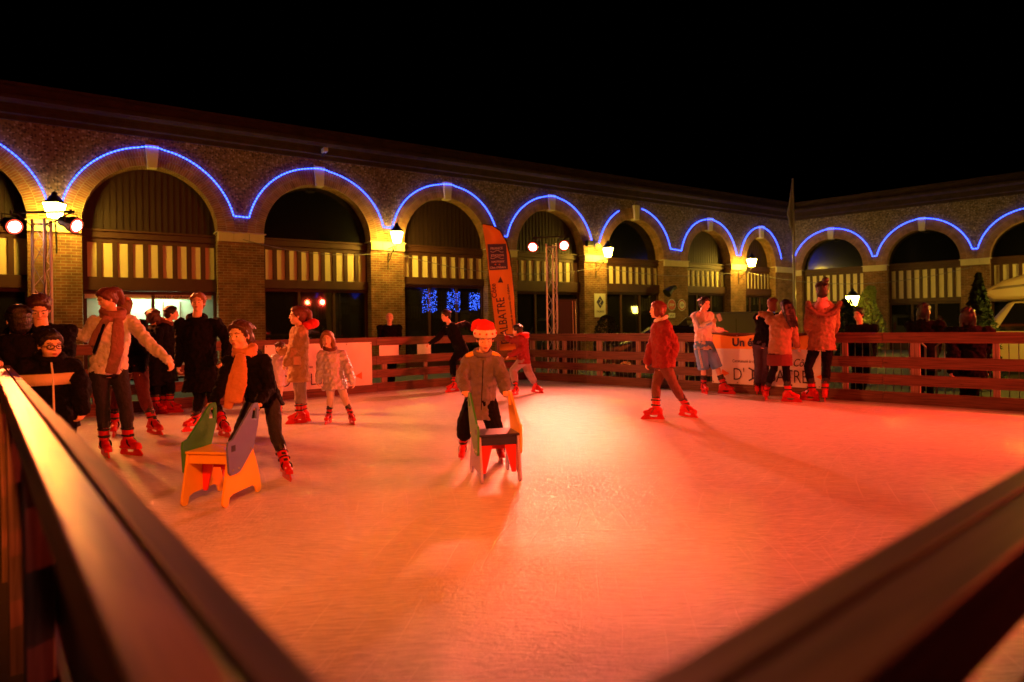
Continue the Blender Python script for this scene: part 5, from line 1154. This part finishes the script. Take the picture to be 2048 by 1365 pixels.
wheels(r, T, (-1.45, 1.25), 1.8, .31)
c = P(1345, 650, 17.5); c.z = -.12; T = vehT(c, math.radians(-8)); r = thing('parked_car', c, 'low dark blue car parked in front of the grey van, mostly hidden by the fence', 'car')
hull('car_body', r, [(-2.0, .3), (1.9, .3), (2.0, .75), (1.85, .95), (1.3, 1.0), (.9, 1.33), (-.1, 1.40), (-.6, 1.34), (-1.15, .98), (-1.8, .85), (-2.05, .6)], 1.7, T, BLUEV, .06, .22)
g = Geo(); g.prism([(-.98, 1.0), (1.05, 1.02), (.72, 1.28), (-.1, 1.33), (-.52, 1.28)], lambda a, b, t: T(a, -.80 + .05 * (b > 1.1) + t, b), .02); mk('side_window', g, GLASS, r)
wheels(r, T, (-1.3, 1.2), 1.7, .3)
for s_ in (-1, 1):
    g = Geo(); g.ell(T(-1.95, s_ * .6, .72), (.1, .16, .1)); mk('headlight', g, STEEL, r, True)
c = Vector((15.31, 16.26, -.12)); T = vehT(c, math.radians(-35)); r = thing('motorhome', c, 'cream motorhome with a rounded overcab at the right edge behind the fence', 'motorhome')
mz = 1.0
hull('coach_body', r, [(-1.55, .35), (3.2, .35), (3.25, 2.55), (2.9, 2.62), (-1.9, 2.58), (-2.35, 2.44), (-2.7, 2.22), (-2.78, 2.12), (-2.55, 1.94), (-1.85, 1.93), (-1.75, 1.9), (-1.78, 1.2), (-1.6, 1.0)], 2.1, T, CREAM, .09, .03)
hull('cab', r, [(-1.6, .3), (-1.6, 1.9), (-2.15, 1.9), (-2.75, 1.12), (-3.35, .95), (-3.45, .6), (-3.4, .3)], 1.9, T, CREAM, .06, .05)
g = Geo(); g.prism([(-2.5, 1.12), (-1.72, 1.12), (-1.66, 1.84), (-2.1, 1.84)], lambda a, b, t: T(a, -.955 + t, b), .03); mk('cab_window', g, GLASS, r, bevel=.01)
g = Geo(); g.prism([(-1.2, 1.25), (-.55, 1.25), (-.5, 1.3), (-.5, 1.92), (-.55, 1.97), (-1.2, 1.97), (-1.25, 1.92), (-1.25, 1.3)], lambda a, b, t: T(a, -1.055 + t, b), .03); mk('side_window', g, GLASS, r)
g = Geo(); g.box(T(-1.42, -1.05, 1.4), .012, .02, 1.9, T(1, 0, 0) - T(0, 0, 0), T(0, 1, 0) - T(0, 0, 0)); g2 = g; mk('panel_seam', g, BLACKM, r)
g = Geo(); g.prism([(-2.6, 2.2), (-2.45, 2.28), (-1.5, 2.36), (3.1, 2.36), (3.1, 2.32), (-1.5, 2.31)], lambda a, b, t: T(a, -1.05 + t, b), .03); mk('body_stripe', g, mat('brown stripe', (.12, .06, .03), .4), r)
g = Geo(); q = T(-2.75, -1.05, 1.3); g.ell(q, (.1, .06, .16)); mk('mirror', g, BLACKM, r, True)
wheels(r, T, (-2.7, 1.9), 1.95, .33)
# ------------------------------------------------------------------ post lantern, ivy, shrubs, flag pole
def post_lantern(c, label):
    b0 = Vector((c.x, c.y, -.12)); r = thing('post_lantern', b0, label, 'lantern')
    lantern_parts(r, c + V0 * .0, 1.25); g = Geo(); g.tube([b0, b0 + V0 * .25, b0 + V0 * .3, b0 + V0 * (c.z + .12 - .45), c - V0 * .3, c - V0 * .19], [.12, .11, .05, .035, .05, .03], 10); mk('lamp_post', g, IRON, r, True)
post_lantern(P(2215, 560, 11.5), 'unseen lantern on an iron post, added to light the motorhome')  # added lamp outside the view, throws yellow light on the motorhome
c = P(1705, 602, 27.0); b0 = Vector((c.x, c.y, -.12)); r = thing('post_lantern', b0, 'glowing lantern on a low iron post in front of the ivy, right wing', 'lantern')
lantern_parts(r, c + V0 * .0, 1.25); g = Geo(); g.tube([b0, b0 + V0 * .25, b0 + V0 * .3, b0 + V0 * (c.z + .12 - .45), c - V0 * .3, c - V0 * .19], [.12, .11, .05, .035, .05, .03], 10); mk('lamp_post', g, IRON, r, True)
LEAF = mat('leaf', (.085, .10, .022), .5, .5, 3, spec=.4)  # ivy leaf colour yellowed to carry the lantern's glow
LEAFD = mat('unlit leaf', (.014, .022, .009), .6, .4, 3, spec=.2)  # darkened leaf copy, lack of light put into the colour
def shrub(name, c, rx, ry, h, label, n, cat='shrub', shape='col', seed=1, ls=.045):
    rnd = random.Random(seed); r = thing(name, c, label, cat); g = Geo()
    for k in range(n):
        t = rnd.random(); a = rnd.uniform(0, 2 * math.pi); z = h * (t ** .9)
        if shape == 'col': w = (.75 + .35 * math.sin(7 * t + a)) * (1 - t ** 4 * .7)
        elif shape == 'ball': w = math.sqrt(max(0, 1 - (2 * t - 1) ** 2))
        else: w = (1 - t) ** .8 * (.85 + .25 * math.sin(5 * a + 9 * t))
        q = rnd.uniform(.55, 1.05) ** .5
        p = Vector(c) + Vector((rx * w * q * math.cos(a), ry * w * q * math.sin(a), z + .1))
        d = Vector((rnd.gauss(0, 1), rnd.gauss(0, 1), rnd.gauss(0, .7))).normalized(); x = d.orthogonal().normalized(); s_ = ls * rnd.uniform(.6, 1.4)
        g.add([p - d * s_, p + x * s_ * .5, p + d * s_, p - x * s_ * .5], [(0, 1, 2, 3)])
    mk('foliage', g, LEAF if cat == 'ivy' else LEAFD, r)
    g = Geo(); g.tube([Vector(c), Vector(c) + V0 * h * .5, Vector(c) + V0 * h * .85], [.06, .04, .01], 8); mk('stem', g, mat('bark', (.06, .04, .025), .9, .3, 10, .5, 20), r)
    return r
q = P(1742, 650, 28.6); shrub('ivy_column', (q.x, q.y, -.12), .62, .4, 2.9, 'tall leafy ivy lit by the post lantern', 3600, 'ivy', 'col', 2, .06)
q = P(1694, 650, 22); shrub('conifer', (q.x, q.y, -.12), .55, .5, 2.1, 'dark shrub left of the post lantern, behind the girl with the bun', 2600, 'shrub', 'col', 3, .05)
q = P(1213, 650, 17.6); shrub('clipped_shrub', (q.x, q.y, -.12), .36, .36, 1.6, 'round dark clipped shrub behind the far fence', 2600, 'shrub', 'ball', 4, .035)
q = P(1958, 650, 12.9); shrub('conifer', (q.x, q.y, -.12), .45, .45, 2.25, 'dark pointed conifer in front of the motorhome', 3600, 'tree', 'cone', 5, .05)
c = P(1589, 600, 25); c.z = -.12; r = thing('flag_mast', c, 'tall white flag mast with a furled flag near the inner corner', 'flagpole')
top = P(1583, 357, 25); top = Vector((c.x, c.y, top.z))
g = Geo(); g.tube([c, top], [.07, .035], 12); mk('mast', g, mat('white mast paint', (.6, .56, .5), .4), r, True)
g = Geo(); g.tube([top - V0 * .1 + Vector((-.03, 0, 0)), top + Vector((-.08, 0, -.8)), top + Vector((-.13, 0, -1.4)), top + Vector((-.08, 0, -1.9)), top + Vector((-.03, 0, -2.3))], [(.01, .01), (.06, .03), (.12, .05), (.05, .04), (.01, .01)], 10); soft('furled_flag', g, mat('pale flag cloth', (.3, .26, .27), .8), r, .02, 2, .03, .2)
# ------------------------------------------------------------------ crowd barriers behind the right fence
GALV = mat('galvanised steel', (.30, .28, .26), .45, .1, 6, metal=.7)
bar0 = thing('crowd_barrier', (0, 0, -.12), 'galvanised crowd barrier standing behind the right far fence', 'barrier', 'crowd barriers behind the fence')
g = Geo(); R_ = [(-1.0, .2), (-1.0, 1.0), (-.92, 1.08), (.92, 1.08), (1.0, 1.0), (1.0, .2)]
g.tube([Vector((x, 0, z - .12)) for x, z in R_] + [Vector((-1.0, 0, .08))], .018, 6); mk('barrier_frame', g, GALV, bar0)
g = Geo()
for k in range(1, 17): g.tube([Vector((-1 + 2 * k / 17, 0, .08)), Vector((-1 + 2 * k / 17, 0, .95))], .007, 5)
mk('barrier_bars', g, GALV, bar0)
for x in (-.7, .7):
    g = Geo(); g.box((x, 0, -.09), .04, .5, .05); g.box((x, 0, -.01), .03, .03, .18); mk('foot', g, GALV, bar0)
for k in range(6):
    t = .9 + 2.15 * k; p = A2 + d2 * t - n2 * .75; q = bar0 if k == 0 else copy_tree(bar0)
    q.location = (p.x, p.y, -.12); q.rotation_euler = (0, 0, math.atan2(d2.y, d2.x))
# ------------------------------------------------------------------ cables strung between the piers
for (pa, pb, sag, lab) in (((TL(2.4, .2, 4.05), TL(7.1, .3, 3.9)), 0, .25, 'thin cable sagging in front of the third arch'), ((TL(7.1, .3, 3.9), TL(16.4, .3, 3.75)), 0, .5, 'thin cable sagging across the fourth and fifth arches'), ((TL(16.4, .3, 3.75), TL(25.8, .3, 3.9)), 0, .3, 'thin cable between the third and fourth wall lanterns'), ((TL(25.8, .3, 3.9), TR(8, .6, 3.7)), 0, .7, 'long thin cable from the last wall lantern to the right wing')):
    a, b = pa; pts = [a.lerp(b, k / 24) - V0 * sag * 4 * (k / 24) * (1 - k / 24) for k in range(25)]
    tag(mk('overhead_cable', Geo().tube(pts, .012, 5), mat('grey cable', (.22, .2, .18), .6), loc=a), lab, 'cable', 'cables strung along the arcade')
